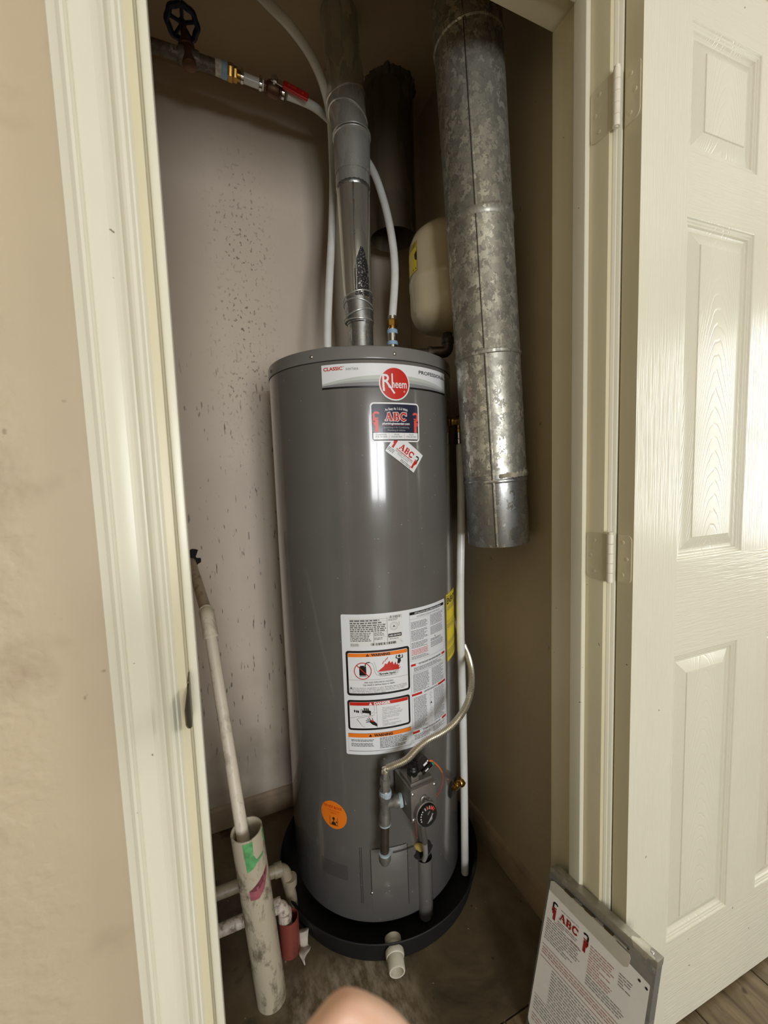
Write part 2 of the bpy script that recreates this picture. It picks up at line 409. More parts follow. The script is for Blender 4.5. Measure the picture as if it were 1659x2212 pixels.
# ------------------------------------------------------------------ flat print designer
def clean(poly): return [V((x, y)) for x, y in poly]
class Design:
    """flat artwork in metres (x right, y up), mapped onto a real surface at build time"""
    def __init__(s): s.L = {}
    def _bm(s, mat, lev):
        k = (mat.name, lev)
        if k not in s.L: s.L[k] = (bmesh.new(), mat, lev)
        return s.L[k][0]
    def poly(s, pts, mat, lev=1):
        bm = s._bm(mat, lev); vs = [bm.verts.new((x, y, 0)) for x, y in pts]
        f = bm.faces.new(vs); 
        if len(vs) > 4: bmesh.ops.triangulate(bm, faces=[f])
    def rect(s, x0, y0, x1, y1, mat, lev=1): s.poly([(x0, y0), (x1, y0), (x1, y1), (x0, y1)], mat, lev)
    def rrect(s, x0, y0, x1, y1, r, mat, lev=1, n=5):
        P = []
        for cx, cy, a in ((x1-r, y1-r, 0), (x0+r, y1-r, 90), (x0+r, y0+r, 180), (x1-r, y0+r, 270)):
            for i in range(n+1):
                t = R_(a+90*i/n); P.append((cx+r*math.cos(t), cy+r*math.sin(t)))
        s.poly(P, mat, lev)
    def disc(s, cx, cy, rx, ry, mat, lev=1, n=48):
        s.poly([(cx+rx*math.cos(2*math.pi*i/n), cy+ry*math.sin(2*math.pi*i/n)) for i in range(n)], mat, lev)
    def stroke(s, pts, wd, mat, lev=1, close=False):
        P = clean(pts)
        if close: P = P+[P[0]]
        bm = s._bm(mat, lev); L_, R2 = [], []
        for i, p in enumerate(P):
            if close and i in (0, len(P)-1): a, b = P[-2], P[1]
            else: a, b = P[max(0, i-1)], P[min(len(P)-1, i+1)]
            t = (b-a).normalized(); n = V((-t.y, t.x))
            k = 1.0
            if 0 < i < len(P)-1:
                t1 = (P[i]-P[i-1]).normalized(); k = 1/max(.5, abs(t.dot(t1)))
            L_.append(p+n*wd/2*k); R2.append(p-n*wd/2*k)
        for i in range(len(P)-1):
            vs = [bm.verts.new((q.x, q.y, 0)) for q in (R2[i], R2[i+1], L_[i+1], L_[i])]
            bm.faces.new(vs)
    def arc(s, cx, cy, rx, ry, a0, a1, wd, mat, lev=1, n=24):
        s.stroke([(cx+rx*math.cos(R_(a0+(a1-a0)*i/n)), cy+ry*math.sin(R_(a0+(a1-a0)*i/n))) for i in range(n+1)], wd, mat, lev)
    def text(s, body, x, y, size, mat, lev=2, width=None, bold=0., align='LEFT', rot=0, xs=1, italic=0, arcr=None):
        c = bpy.data.curves.new('t', 'FONT'); c.body = body; c.size = size; c.offset = bold*size; c.resolution_u = 3
        c.shear = italic; c.fill_mode = 'FRONT'
        o = bpy.data.objects.new('t', c); COL.objects.link(o)
        dg = bpy.context.evaluated_depsgraph_get(); me = bpy.data.meshes.new_from_object(o.evaluated_get(dg))
        bpy.data.objects.remove(o); bpy.data.curves.remove(c)
        if not me.vertices: return
        x0 = min(v.co.x for v in me.vertices); x1 = max(v.co.x for v in me.vertices)
        k = (width/(x1-x0)) if width else xs
        cx, sx = math.cos(rot), math.sin(rot); W_ = (x1-x0)*k
        ofs = {'LEFT': 0, 'CENTER': -W_/2, 'RIGHT': -W_}[align]
        for v in me.vertices:
            px, py = (v.co.x-x0)*k+ofs, v.co.y
            if arcr:
                a = px/arcr; px, py = (arcr+py)*math.sin(a), (arcr+py)*math.cos(a)-arcr
            v.co = (x+px*cx-py*sx, y+px*sx+py*cx, 0)
        bm = s._bm(mat, lev); bm.from_mesh(me); bpy.data.meshes.remove(me)
    def lines(s, x0, y1, x1, n, pitch, mat, lev=2, h=.5, fill=.93, ragged=.25, rnd=None, rot=None):
        """rows of illegible small print"""
        rnd = rnd or random.Random(int(abs(x0*1e5)+abs(y1*1e5)+n))
        for i in range(n):
            y = y1-i*pitch; x = x0; end = x0+(x1-x0)*(fill-rnd.random()*ragged*(1 if rnd.random() < .35 else .25))
            while x < end:
                wl = pitch*rnd.uniform(.6, 2.6); x2 = min(x+wl, end)
                if x2-x > pitch*.2: s.rect(x, y-pitch*h, x2, y, mat, lev)
                x = x2+pitch*.38
    def barcode(s, x0, y0, x1, y1, mat, lev=2, unit=.0009, skip=.3):
        rnd = random.Random(3); x = x0
        while x < x1:
            wd = unit*rnd.choice((1, 1, 2, 3)); s.rect(x, y0, min(x+wd, x1), y1, mat, lev); x += wd+unit*rnd.choice((1, 1, 2))
    def build(s, names, mp, parent, cut=None, base_h=.0003, step=.00012, mats_label=None):
        for (mn, lev), (bm, mat, lv) in s.L.items():
            if cut and bm.verts:
                x0 = min(v.co.x for v in bm.verts); x1 = max(v.co.x for v in bm.verts); k = math.ceil(x0/cut)
                while k*cut < x1:
                    bmesh.ops.bisect_plane(bm, geom=bm.verts[:]+bm.edges[:]+bm.faces[:], plane_co=(k*cut, 0, 0), plane_no=(1, 0, 0)); k += 1
            for v in bm.verts: v.co = mp(v.co.x, v.co.y, base_h+step*lv)
            nm = names.get((mn, lev)) or names.get(mn, 'print'); bmn = len(bm.faces)
            o = fin(bm, nm, mat, parent, smooth=False, recalc=False)
            if any(q in nm for q in ('print', 'lettering', 'emblem', 'border', 'mark', 'pictogram')): o['kind'] = 'stuff'
            lb = (mats_label or {}).get(mn)
            if lb: o['label'] = lb
def serif_abc(D, x, y, h, colr, lev, outline=None, ow=.0):
    """slab-serif A B C, stroke built; height h, baseline y, starts at x"""
    for colm, ex, lv in (((outline, ow, lev),) if outline else ())+((colr, 0, lev+1),):
        t, n_ = h*.27, h*.12
        def st(p, wd): D.stroke([(x+a*h, y+b*h) for a, b in p], wd+2*ex, colm, lv)
        def ext(a, b):   # lengthen a straight stroke by the outline
            a, b = V(a), V(b); d = (b-a).normalized()*(ex/h); return [tuple(a-d), tuple(b+d)]
        st(ext((.12, .03), (.46, .98)), n_); st(ext((.44, .98), (.82, .03)), t); st(ext((.24, .34), (.66, .34)), n_)
        st(ext((-.02, .05), (.30, .05)), n_*.8); st(ext((.58, .05), (.98, .05)), n_*.8)
        st(ext((1.24, .03), (1.24, .97)), t); st(ext((1.04, .05), (1.5, .05)), n_*.8); st(ext((1.04, .95), (1.5, .95)), n_*.8)
        for cy, rr in ((.73, .2), (.27, .24)):
            st([(1.5+rr*.9*math.cos(R_(a)), cy+rr*math.sin(R_(a))) for a in range(-90, 91, 15)], h*.2)
        st(ext((1.3, .5), (1.52, .5)), n_)
        st([(2.42+.36*math.cos(R_(a)), .5+.42*math.sin(R_(a))) for a in range(38, 330, 12)], h*.22)
        st(ext((2.78, .62), (2.78, .98)), n_)
def wrench(D, x, y, h, mat, hook, lev=2, flip=1, rot=0, dark=None):
    c_, s_ = math.cos(rot), math.sin(rot)
    def T(p): a, b = p[0]*flip*h, p[1]*h; return (x+a*c_-b*s_, y+a*s_+b*c_)
    def P(pts, m, l): D.poly([T(p) for p in (pts if flip > 0 else pts[::-1])], m, l)
    P([(-.08, 0), (.08, 0), (.08, .62), (-.08, .62)], mat, lev)                  # handle
    P([(-.20, .44), (-.08, .40), (-.08, .68), (-.20, .64)], mat, lev)            # nut housing
    P([(-.15, .32), (-.08, .32), (-.08, .44), (-.15, .42)], mat, lev)
    P([(-.10, .62), (.10, .66), (.09, .72), (-.16, .70)], mat, lev)              # lower jaw
    D.stroke([T(p) for p in ((-.13, .66), (-.14, .90), (-.08, .96), (.06, .96), (.13, .90))], h*.10, hook, lev)
    D.rect(*[min(T((-.17, .5))[i], T((-.08, .56))[i]) for i in (0, 1)], *[max(T((-.17, .5))[i], T((-.08, .56))[i]) for i in (0, 1)], dark or M_BLACKP, lev+1)

# ================================================================== SETTING
def S(name, bm, m, **kw): return tag(fin(bm, name, m, **kw), kind='structure')
XL, XR, YB, YF, YI, ZC = -.172, .747, 1.442, .535, .662, 2.42
JL, JR, HJ = -.041, .667, 2.032
b = bmesh.new(); box(b, (XL-.1, YI-.02, -.1), (XR+.1, YB+.1, 0)); S('floor', b, M_CONC, smooth=False)
b = bmesh.new(); box(b, (XL-.1, YB, 0), (XR+.1, YB+.1, ZC+.1)); wall_back = S('wall_back', b, M_WB, smooth=False)
b = bmesh.new(); box(b, (XL-.1, YI, 0), (XL, YB, ZC+.1)); S('wall_left', b, M_WB, smooth=False)
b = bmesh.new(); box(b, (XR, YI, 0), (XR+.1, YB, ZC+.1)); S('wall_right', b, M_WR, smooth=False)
# closet ceiling with a ragged round cut where the old stub passes
b = bmesh.new(); box(b, (XL-.1, YI, ZC), (XR+.1, YB+.1, ZC+.1)); S('ceiling', b, M_CEIL, smooth=False)
# front wall round the door opening
b = bmesh.new()
box(b, (-2.0, YF, 0), (JL-.018, YI, 2.5)); box(b, (JR+.018, YF, 0), (2.8, YI, 2.5)); box(b, (JL-.018, YF, HJ+.018), (JR+.018, YI, 2.5))
S('wall_front', b, M_WF, smooth=False)
# room behind the camera
b = bmesh.new(); box(b, (-2.1, -2.6, 0), (-2.0, .535, 2.45)); S('wall_room_left', b, M_WF, smooth=False)
b = bmesh.new()
box(b, (2.8, -2.6, 0), (2.9, -1.0, 2.45)); box(b, (2.8, .3, 0), (2.9, .535, 2.45)); box(b, (2.8, -1.0, 0), (2.9, .3, .7)); box(b, (2.8, -1.0, 2.0), (2.9, .3, 2.45))
S('wall_room_right', b, M_WF, smooth=False)
wn2 = thing('window_2', (2.85, -.35, .7), kind='structure')
for lo_, hi_ in (((2.83, -1.0, .7), (2.87, -.95, 2.0)), ((2.83, 0.25, .7), (2.87, 0.3, 2.0)), ((2.83, -.95, .7), (2.87, 0.25, .75)), ((2.83, -.95, 1.95), (2.87, 0.25, 2.0)), ((2.83, -.95, 1.33), (2.87, 0.25, 1.37))):
    b = bmesh.new(); box(b, lo_, hi_, .003); fin(b, 'frame_member', M_FRAME, wn2)
b = bmesh.new()
box(b, (-2.1, -2.7, 0), (-.5, -2.6, 2.45)); box(b, (.8, -2.7, 0), (2.9, -2.6, 2.45)); box(b, (-.5, -2.7, 1.78), (.8, -2.6, 2.45)); box(b, (-.5, -2.7, 0), (.8, -2.6, .48))
S('wall_room_back', b, M_WF, smooth=False)
b = bmesh.new(); box(b, (-2.1, -2.7, 2.44), (2.9, .535, 2.5)); S('ceiling', b, M_RC, smooth=False)
# window frame in the room's back wall, sill raised to dim the lower closet
wd = thing('window_1', (.15, -2.65, .48), kind='structure')
for lo_, hi_ in (((-.5, -2.68, .48), (-.45, -2.62, 1.78)), ((.75, -2.68, .48), (.8, -2.62, 1.78)), ((.10, -2.68, .48), (.17, -2.62, 1.78)), ((-.45, -2.68, .48), (.75, -2.62, .55)), ((-.45, -2.68, 1.72), (.75, -2.62, 1.78))):
    b = bmesh.new(); box(b, lo_, hi_, .004); fin(b, 'frame_member', M_FRAME, wd)
# plank floor of the room
fl = thing('floor', (0, 0, 0), kind='structure')
b = bmesh.new(); box(b, (-2.1, -2.7, -.1), (2.9, YI-.02, -.006)); fin(b, 'subfloor', M_CONC, fl, smooth=False)
mesh_p = None; rn = random.Random(5)
for i in range(25):
    x = -2.02+i*.195; y = -2.7-rn.random()*.9
    while y < .64:
        y1 = min(y+1.2, .64)
        ya = max(y, -2.6)
        if y1-ya > .05:
            b = bmesh.new(); box(b, (x+.0012, ya+.001, -.008), (x+.195-.0012, y1-.001, -.0004+rn.random()*.0003), .0012, seg=1)
            fin(b, 'plank', M_PLANK, fl, smooth=False)
        y = y1+.0
# baseboards of the closet
def baseboard(name, p0, p1, inward):
    p0, p1, n = V(p0), V(p1), V(inward)
    prof = [(0, 0), (.012, 0), (.012, .05), (.010, .056), (.0085, .064), (.008, .070), (.005, .076), (.002, .080), (0, .081)]
    bm = strip([(p0, n, V((0, 0, 1))), (p1, n, V((0, 0, 1)))], prof)
    return S(name, bm, M_BASE)
baseboard('baseboard_back', (XL, YB, 0), (XR, YB, 0), (0, -1, 0))
baseboard('baseboard_right', (XR, YB, 0), (XR, YI, 0), (-1, 0, 0))
baseboard('baseboard_left', (XL, YI, 0), (XL, YB, 0), (1, 0, 0))

# door jambs and stops
def jamb(name, lo, hi, m=M_JAMB):
    b = bmesh.new(); box(b, lo, hi, .0015, seg=2); return S(name, b, m)
jamb('trim_1', (JL-.018, YF, 0), (JL, YI, HJ)); jamb('trim_2', (JR, YF, 0), (JR+.018, YI, HJ)); jamb('trim_3', (JL-.018, YF, HJ), (JR+.018, YI, HJ+.018))
def stop(name, lo, hi):
    b = bmesh.new(); box(b, lo, hi, .003, seg=3); return S(name, b, M_TRIM)
stop('trim_4', (JL, .573, 0), (JL+.011, .602, HJ-.011)); stop('trim_5', (JR-.011, .573, 0), (JR, .602, HJ-.011)); stop('trim_6', (JL, .573, HJ-.011), (JR, .602, HJ))
# moulded casing
CP = [(0, 0), (0, .0150), (.001, .0160), (.0084, .0165), (.010, .0172), (.0125, .0180), (.0150, .0172), (.0160, .0150), (.0172, .0140), (.0185, .0148), (.0200, .0140),
      (.0215, .0133), (.036, .0118), (.0375, .0105), (.0390, .0098), (.042, .0100), (.0455, .0085), (.0475, .0085), (.0490, .0105), (.052, .0125), (.055, .0130), (.0580, .0122), (.0600, .0100), (.0608, .0085), (.0625, .0082), (.0640, .0065), (.065, .005), (.065, 0)]
CP = [(x_, y_) if y_ in (0, .0150) and x_ in (0, .065) else (x_, .0150+(y_-.0150)*1.35) for x_, y_ in CP]
def casing(name, path):
    return S(name, strip(path, CP), M_TRIM, smooth=True, angle=25)
W_ = .065; xo = -.115; zt = HJ+.009
casing('trim_7', [(V((xo, YF, 0)), V((1, 0, 0)), V((0, -1, 0))), (V((xo, YF, zt+W_)), V((1, 0, -1)), V((0, -1, 0)))])
xr = .675+W_
casing('trim_8', [(V((xr, YF, 0)), V((-1, 0, 0)), V((0, -1, 0))), (V((xr, YF, zt+W_)), V((-1, 0, -1)), V((0, -1, 0)))])
casing('trim_9', [(V((xo, YF, zt+W_)), V((1, 0, -1)), V((0, -1, 0))), (V((xr, YF, zt+W_)), V((-1, 0, -1)), V((0, -1, 0)))])

# strike plate on the left jamb
sp = thing('strike_plate', (JL, .55, .89), 'tarnished brass strike plate with curled lip on the left door jamb', 'strike plate')
b = bmesh.new(); box(b, (JL, .541, .888), (JL+.0018, .570, .947), .0008); fin(b, 'plate', M_STRIKE, sp)
b = bmesh.new(); prev = None
for i in range(9):
    t = i/8; y = .543-.034*t; x = JL+.0015-.0035*t*t; hh = .026*(1-.65*t**2.5)
    row = [b.verts.new((x-.0006, y, .9185-hh)), b.verts.new((x+.0008, y, .9185-hh)), b.verts.new((x+.0008, y, .9185+hh)), b.verts.new((x-.0006, y, .9185+hh))]
    if prev: bridge(b, prev, row)
    else: b.faces.new(row)
    prev = row
b.faces.new(prev); fin(b, 'lip', M_STRIKE, sp)

# ------------------------------------------------------------------ door leaf, swung open flat
DP = V((.6827, .4880, 0)); DD = V((.9991, -.0412, 0)).normalized(); DN = V((DD.y, -DD.x, 0))  # DN towards the room
door = thing('door_1', (DP.x, DP.y, .012), kind='structure')
def dpt(u, z, k): return DP+DD*u+DN*k+V((0, 0, z))
DW, DZ0, DZ1, DT = .711, .012, 2.028, .032
cols = [(.113, .305), (.406, .598)]; rows = [(.219, .826), (1.012, 1.624), (1.729, 1.936)]
us = [0, .113, .305, .406, .598, DW]; zs = [DZ0, .219, .826, 1.012, 1.624, 1.729, 1.936, DZ1]
# stiles and rails: front skin with real holes, sides and back
def skin_part(name, cells, m):
    b = bmesh.new()
    for (u0, u1, z0, z1) in cells:
        b.faces.new([b.verts.new(dpt(u0, z0, 0)), b.verts.new(dpt(u1, z0, 0)), b.verts.new(dpt(u1, z1, 0)), b.verts.new(dpt(u0, z1, 0))])
    return b
b = skin_part('', [(0, .113, DZ0, DZ1), (.598, DW, DZ0, DZ1), (.305, .406, .219, .826), (.305, .406, 1.012, 1.624), (.305, .406, 1.729, 1.936)], None)
fin(b, 'stile', M_DV, door, smooth=False)
b = skin_part('', [(.113, .598, DZ0, .219), (.113, .598, .826, 1.012), (.113, .598, 1.624, 1.729), (.113, .598, 1.936, DZ1)], None)
fin(b, 'rail', M_DH, door, smooth=False)
b = bmesh.new()
q = [[b.verts.new(dpt(u, z, k)) for u, z in ((0, DZ0), (DW, DZ0), (DW, DZ1), (0, DZ1))] for k in (0, -.003, -DT)]
bridge(b, q[0], q[1]); bridge(b, q[1], q[2]); b.faces.new(q[2])
fin(b, 'core', M_JAMB, door, smooth=False)
PP = [(0, 0), (.0015, -.0006), (.003, -.0026), (.006, -.0030), (.0075, -.0045), (.0105, -.0050), (.0125, -.0080), (.015, -.0095), (.0185, -.0095), (.020, -.0085), (.0405, -.0028), (.0415, -.0008), (.044, -.0008)]
for (u0, u1) in cols:
    for (z0, z1) in rows:
        b = bmesh.new(); prev = None
        for d, k in PP:
            rg = [b.verts.new(dpt(u, z, k)) for u, z in ((u0+d, z0+d), (u1-d, z0+d), (u1-d, z1-d), (u0+d, z1-d))]
            if prev: bridge(b, prev, rg)
            prev = rg
        b.faces.new(prev)
        # raise resolution not needed: flats stay flat
        fin(b, 'panel', M_DC, door, smooth=True, angle=20)
# hinges
def rounded_leaf(bm, c, a, up_, nrm, w_, h, r, th, side):   # leaf spreading from c along a
    P = [(0, -h/2)]
    for cx, cy, a0 in ((w_-r, -h/2+r, -90), (w_-r, h/2-r, 0)):
        for i in range(7): t = R_(a0+15*i); P.append((cx+r*math.cos(t), cy+r*math.sin(t)))
    P.append((0, h/2))
    f = [bm.verts.new(V(c)+V(a)*x+V(up_)*y+V(nrm)*th) for x, y in P]; g = [bm.verts.new(V(c)+V(a)*x+V(up_)*y) for x, y in P]
    bm.faces.new(f); bm.faces.new(g[::-1]); bridge(bm, g, f)
def screw(bm, c, n, r=.0042, t=.0008):
    lathe(bm, [(0, r), (t*.6, r*.92), (t, r*.6)], c, n, 14)
for zc in (.245, 1.025, 1.805):
    hg = thing('hinge', (JR, .524, zc-.045)); hg.parent = door; hg.location = V((JR, .524, zc-.045))-V(door['_o']); 
    hg['_o'] = [JR, .524, zc-.045]
    b = bmesh.new(); rounded_leaf(b, (JR-.0002, .536, zc), (0, 1, 0), (0, 0, 1), (-1, 0, 0), .036, .089, .014, .0012, 1)
    for dz, dy in ((-.03, .018), (0, .026), (.03, .018)): screw(b, (JR-.0012, .536+dy, zc+dz), (-1, 0, 0), .0036)
    box(b, (JR-.0014, .527, zc-.044), (JR-.0002, .537, zc+.044))
    fin(b, 'jamb_leaf', M_LEAF, hg)
    b = bmesh.new(); nn = -DD; aa = DN
    c0 = dpt(-.0002, zc, -DT+.002)
    rounded_leaf(b, c0, aa, (0, 0, 1), nn, .027, .089, .010, .0012, 1)
    for dz, dy in ((-.03, .010), (0, .018), (.03, .010)): screw(b, c0+aa*dy+V((0, 0, dz))+nn*.0012, nn, .0036)
    fin(b, 'door_leaf', M_LEAF, hg)
    b = bmesh.new(); cx = V((JR+.001, .5225, zc))
    for i in range(5):
        z0 = zc-.045+.018*i
        lathe(b, [(0, .0052), (.0006, .0060), (.0172, .0060), (.0178, .0052)], (cx.x, cx.y, z0), (0, 0, 1), 16)
    fin(b, 'barrel', M_BARREL, hg)
    b = bmesh.new(); lathe(b, [(0, .0035), (.002, .0048), (.004, .005)], (cx.x, cx.y, zc+.0445), (0, 0, 1), 16); lathe(b, [(0, .003), (.092, .003)], (cx.x, cx.y, zc-.0465), (0, 0, 1), 12); fin(b, 'hinge_pin', M_BARREL, hg)

# ================================================================== WATER HEATER
HX, HY, HR = .42, 1.137, .254
def HP(deg, r, z):   # angle from the side facing the room (-Y) towards +X
    a = R_(deg); return V((HX+r*math.sin(a), HY-r*math.cos(a), z))
def hrad(deg): a = R_(deg); return V((math.sin(a), -math.cos(a), 0))
def htan(deg): a = R_(deg); return V((math.cos(a), math.sin(a), 0))
def wrap(s, z, h):
    a = s/HR; r = HR+h; return V((HX+r*math.sin(a), HY-r*math.cos(a), z))
def sd(deg): return R_(deg)*HR
heater = thing('water_heater', (HX, HY, .045), 'tall grey gas water heater standing in the black pan', 'water heater')
b = bmesh.new(); lathe(b, [(.046, .235), (.046, .2525), (.049, .254), (1.4575, .254)], (HX, HY, 0), (0, 0, 1), 160); fin(b, 'jacket', M_JACKET, heater)
b = bmesh.new(); lathe(b, [(1.4565, .2552), (1.458, .2560), (1.460, .2560), (1.482, .2555), (1.4855, .2540), (1.4875, .2500), (1.488, .2450), (1.4885, .001)], (HX, HY, 0), (0, 0, 1), 160); fin(b, 'lid', M_LID, heater)
b = bmesh.new(); lathe(b, [(1.4545, .2543), (1.4552, .2548), (1.4568, .2548)], (HX, HY, 0), (0, 0, 1), 120, False); fin(b, 'seam', M_SEAM, heater)
for a in (-84.3, -46, -1.8, 45.1, 90, 150, 210):
    b = bmesh.new(); lathe(b, [(0, .0034), (.001, .0040), (.002, .0034), (.003, .0015)], HP(a, .2555, 1.469), hrad(a), 12); fin(b, 'lid_screw', M_ZINC, heater)
# lower access panel, seams, louvre
b = bmesh.new(); prev = None
for i in range(25):
    a = -24.6+21*i/24
    row = [b.verts.new(HP(a, HR+h, z)) for h, z in ((0, .0705), (.0008, .072), (.0008, .2490), (0, .2505))]
    if prev:
        for k in range(3): b.faces.new((prev[k], row[k], row[k+1], prev[k+1]))
    else: b.faces.new(row)
    prev = row
b.faces.new(prev[::-1]); fin(b, 'access_panel', M_JACKET, heater)
b = bmesh.new()
def curved_strip(b, a0, a1, z0, z1, h, n=8):
    prev = None
    for i in range(n+1):
        a = a0+(a1-a0)*i/n; row = [b.verts.new(HP(a, HR+h, z0)), b.verts.new(HP(a, HR+h, z1))]
        if prev: b.faces.new((prev[0], row[0], row[1], prev[1]))
        prev = row
curved_strip(b, -25.05, -24.7, .13, .25, .0006); curved_strip(b, -30.2, -29.9, .10, .255, .0004); curved_strip(b, -31.2, -30.9, .10, .255, .0004)
curved_strip(b, -24, -3.8, .2505, .2525, .0006, 20); curved_strip(b, -3.4, -3.05, .08, .25, .0006)
fin(b, 'panel_seam', M_SEAM, heater, recalc=False)
b = bmesh.new(); lathe(b, [(0, .003), (.0015, .0035), (.003, .001)], HP(-24.9, HR, .131), hrad(-24.9), 12); fin(b, 'panel_screw', M_ZINC, heater)
b = bmesh.new()
for i in range(26):
    for j in range(13):
        a = -56+17*i/25+(.33 if j % 2 else 0); z = .158+.0032*j
        if z > .197-.0: continue
        p = [b.verts.new(HP(a+da, HR+.0004, z+dz)) for da, dz in ((-.2, 0), (0, -.0011), (.2, 0), (0, .0011))]; b.faces.new(p)
tag(fin(b, 'louvre_holes', M_DARKHOLE, heater, smooth=False, recalc=False), kind='stuff')
# combustion chute with its dark mouth
b = bmesh.new(); prev = None
for z, k in ((.012, .3), (.018, .85), (.026, 1), (.180, 1), (.190, 1)):
    row = []
    for i in range(15):
        t = math.pi*i/14; row.append(b.verts.new(HP(8.1, HR-.004, z)-htan(8.1)*(.0215*k*math.cos(t))+hrad(8.1)*(.020*k*math.sin(t)+.002)))
    if prev:
        for i in range(14): b.faces.new((prev[i], prev[i+1], row[i+1], row[i]))
    prev = row
fin(b, 'air_chute', M_JACKET, heater)
b = bmesh.new(); P = []
for i in range(32):
    t = 2*math.pi*i/32; P.append(b.verts.new(wrap(sd(7.6)+.031*math.cos(t)*(1 if math.sin(t) < 0 else .8), .213+.026*math.sin(t)*(1 if math.sin(t) < 0 else .9), .0012)))
c = b.verts.new(wrap(sd(7.6), .213, .0018))
for i in range(32): b.faces.new((P[i], P[(i+1) % 32], c))
fin(b, 'burner_opening', M_DARKHOLE, heater)
b = bmesh.new()
lathe(b, [(0, .004), (.006, .008), (.018, .009), (.026, .005)], HP(1.6, HR-.001, .236), hrad(0)+V((.9, 0, -.1)), 14)
fin(b, 'burner_fitting', M_FOAM, heater)
b = bmesh.new(); curved_strip(b, -12, .5, .237, .2395, .0035, 10); fin(b, 'flue_sealant_edge', M_SEAM, heater, recalc=False)

# ---- name band
D = Design(); nm = {}
def sheet(name, D_, sheet_mat, pts=None, rr=None, label=None, subs=None, base=.0002, sublab=None):
    """one sticker: the sheet itself is the part, every printed colour a sub-part on it"""
    bm = bmesh.new()
    if rr:
        x0, y0, x1, y1, r = rr; pts = []
        for cx, cy, a in ((x1-r, y1-r, 0), (x0+r, y1-r, 90), (x0+r, y0+r, 180), (x1-r, y0+r, 270)):
            for i in range(6): t = R_(a+18*i); pts.append((cx+r*math.cos(t), cy+r*math.sin(t)))
    f = bm.faces.new([bm.verts.new((x, y, 0)) for x, y in pts])
    if len(pts) > 4: bmesh.ops.triangulate(bm, faces=[f])
    x0 = min(p[0] for p in pts); x1 = max(p[0] for p in pts); k = math.ceil(x0/.006)
    while k*.006 < x1:
        bmesh.ops.bisect_plane(bm, geom=bm.verts[:]+bm.edges[:]+bm.faces[:], plane_co=(k*.006, 0, 0), plane_no=(1, 0, 0)); k += 1
    for v in bm.verts: v.co = wrap(v.co.x, v.co.y, base)
    o = fin(bm, name, sheet_mat, heater, smooth=False, recalc=False)
    if label: o['label'] = label
    D_.build(subs or {}, wrap, o, cut=.006, base_h=base+.00005, mats_label=sublab)
    return o
x0, x1 = sd(-40.6), sd(38.6); z0, z1 = 1.392, 1.447
D.rect(x0, z0, x1, z0+.0045, M_BLACKP, 3)
def wave(y_l, y_m, y_r, mat, lev, xm=.4):
    P = [(x0, z0+.0045)]; n = 30; Q = []
    for i in range(n+1):
        t = i/n; Q.append((x0+(x1-x0)*t, y_l*(1-t)**2+2*y_m*t*(1-t)+y_r*t*t))
    for i in range(n): D.poly([(Q[i][0], z0+.0045), (Q[i+1][0], z0+.0045), Q[i+1], Q[i]], mat, lev)
wave(z0+.012, z0+.047, z0+.012, plain('pale_wave_print', (190, 196, 190), .35, 0, .01), 1)
wave(z0+.008, z0+.034, z0+.008, M_LGREYP, 2); wave(z0+.008, z0+.020, z0+.006, M_MGREYP, 3)
D.text('CLASSIC', sd(-39.5), 1.4335, .0105, M_REDP, 4, width=.0455, bold=.03)
D.text('\u00ae', sd(-29), 1.439, .004, M_GREYP, 4); D.text('series', sd(-27.6), 1.4325, .0100, M_LGREYP, 4, width=.029, bold=.02)
D.text('PROFESSIONAL', sd(13.2), 1.4295, .0118, M_BLACKP, 4, width=sd(24.7), bold=.012)
sheet('name_band', D, M_WHITE, [(x0, z0), (x1, z0), (x1, z1), (x0, z1)], label='pale grey banded name sticker across the top',
      subs={'red_print': 'lettering', 'black_print': 'lettering', 'light_grey_print': 'wave', 'mid_grey_print': 'wave', 'pale_wave_print': 'wave'})
# ---- round red logo
D = Design(); cx, cz = sd(-2.0), 1.402
D.disc(cx, cz, .0355, .0357, M_REDP, 1)
D.text('R', cx-.0305, cz-.0095, .044, M_WHITE, 2, width=.0215, bold=.012)
D.stroke([(cx-.0165, cz-.001), (cx-.0015, cz-.0225)], .0042, M_WHITE, 2)
D.stroke([(cx-.0275, cz-.0095), (cx-.0275, cz-.0175)], .0048, M_WHITE, 2)
D.stroke([(cx-.0065, cz-.0095), (cx-.0065, cz+.0225)], .0034, M_WHITE, 2)
D.text('heem', cx-.0082, cz-.0095, .0262, M_WHITE, 2, width=.0385, bold=.012)
D.text('\u00ae', cx+.0215, cz-.0195, .006, M_WHITE, 2)
sheet('round_logo', D, M_WHITE, [(cx+.0385*math.cos(2*math.pi*i/64), cz+.0387*math.sin(2*math.pi*i/64)) for i in range(64)], label='round red logo sticker with white letters', base=.0010,
      subs={'red_print': 'red_disc', 'white_print_stock': 'lettering'})
# ---- dealer sticker
D = Design(); x0, x1, z0, z1 = sd(-15.9), sd(12.4), 1.268, 1.359
D.rrect(x0+.0035, z0+.0035, x1-.0035, z1-.0035, .006, M_BLACKP, 1); D.rrect(x0+.0045, z0+.0215, x1-.0045, z1-.0045, .005, M_NAVYP, 2)
D.rrect(x0+.0055, z0+.0062, x1-.0055, z0+.0215, .0012, M_WHITE, 2)
xc = (x0+x1)/2
D.text('As Easy As 1-2-3 With', xc+.001, z1-.0165, .0078, M_WHITE, 4, width=.057, bold=.02, align='CENTER', arcr=.12)
serif_abc(D, xc-.0275, z0+.0490, .0190, M_REDP, 4, M_WHITE, .0012)
D.text('plumbingheatandair.com', xc, z0+.0405, .0068, M_WHITE, 4, width=.0690, bold=.03, align='CENTER')
D.rect(xc-.032, z0+.0385, xc+.034, z0+.0389, M_PINKP, 4)
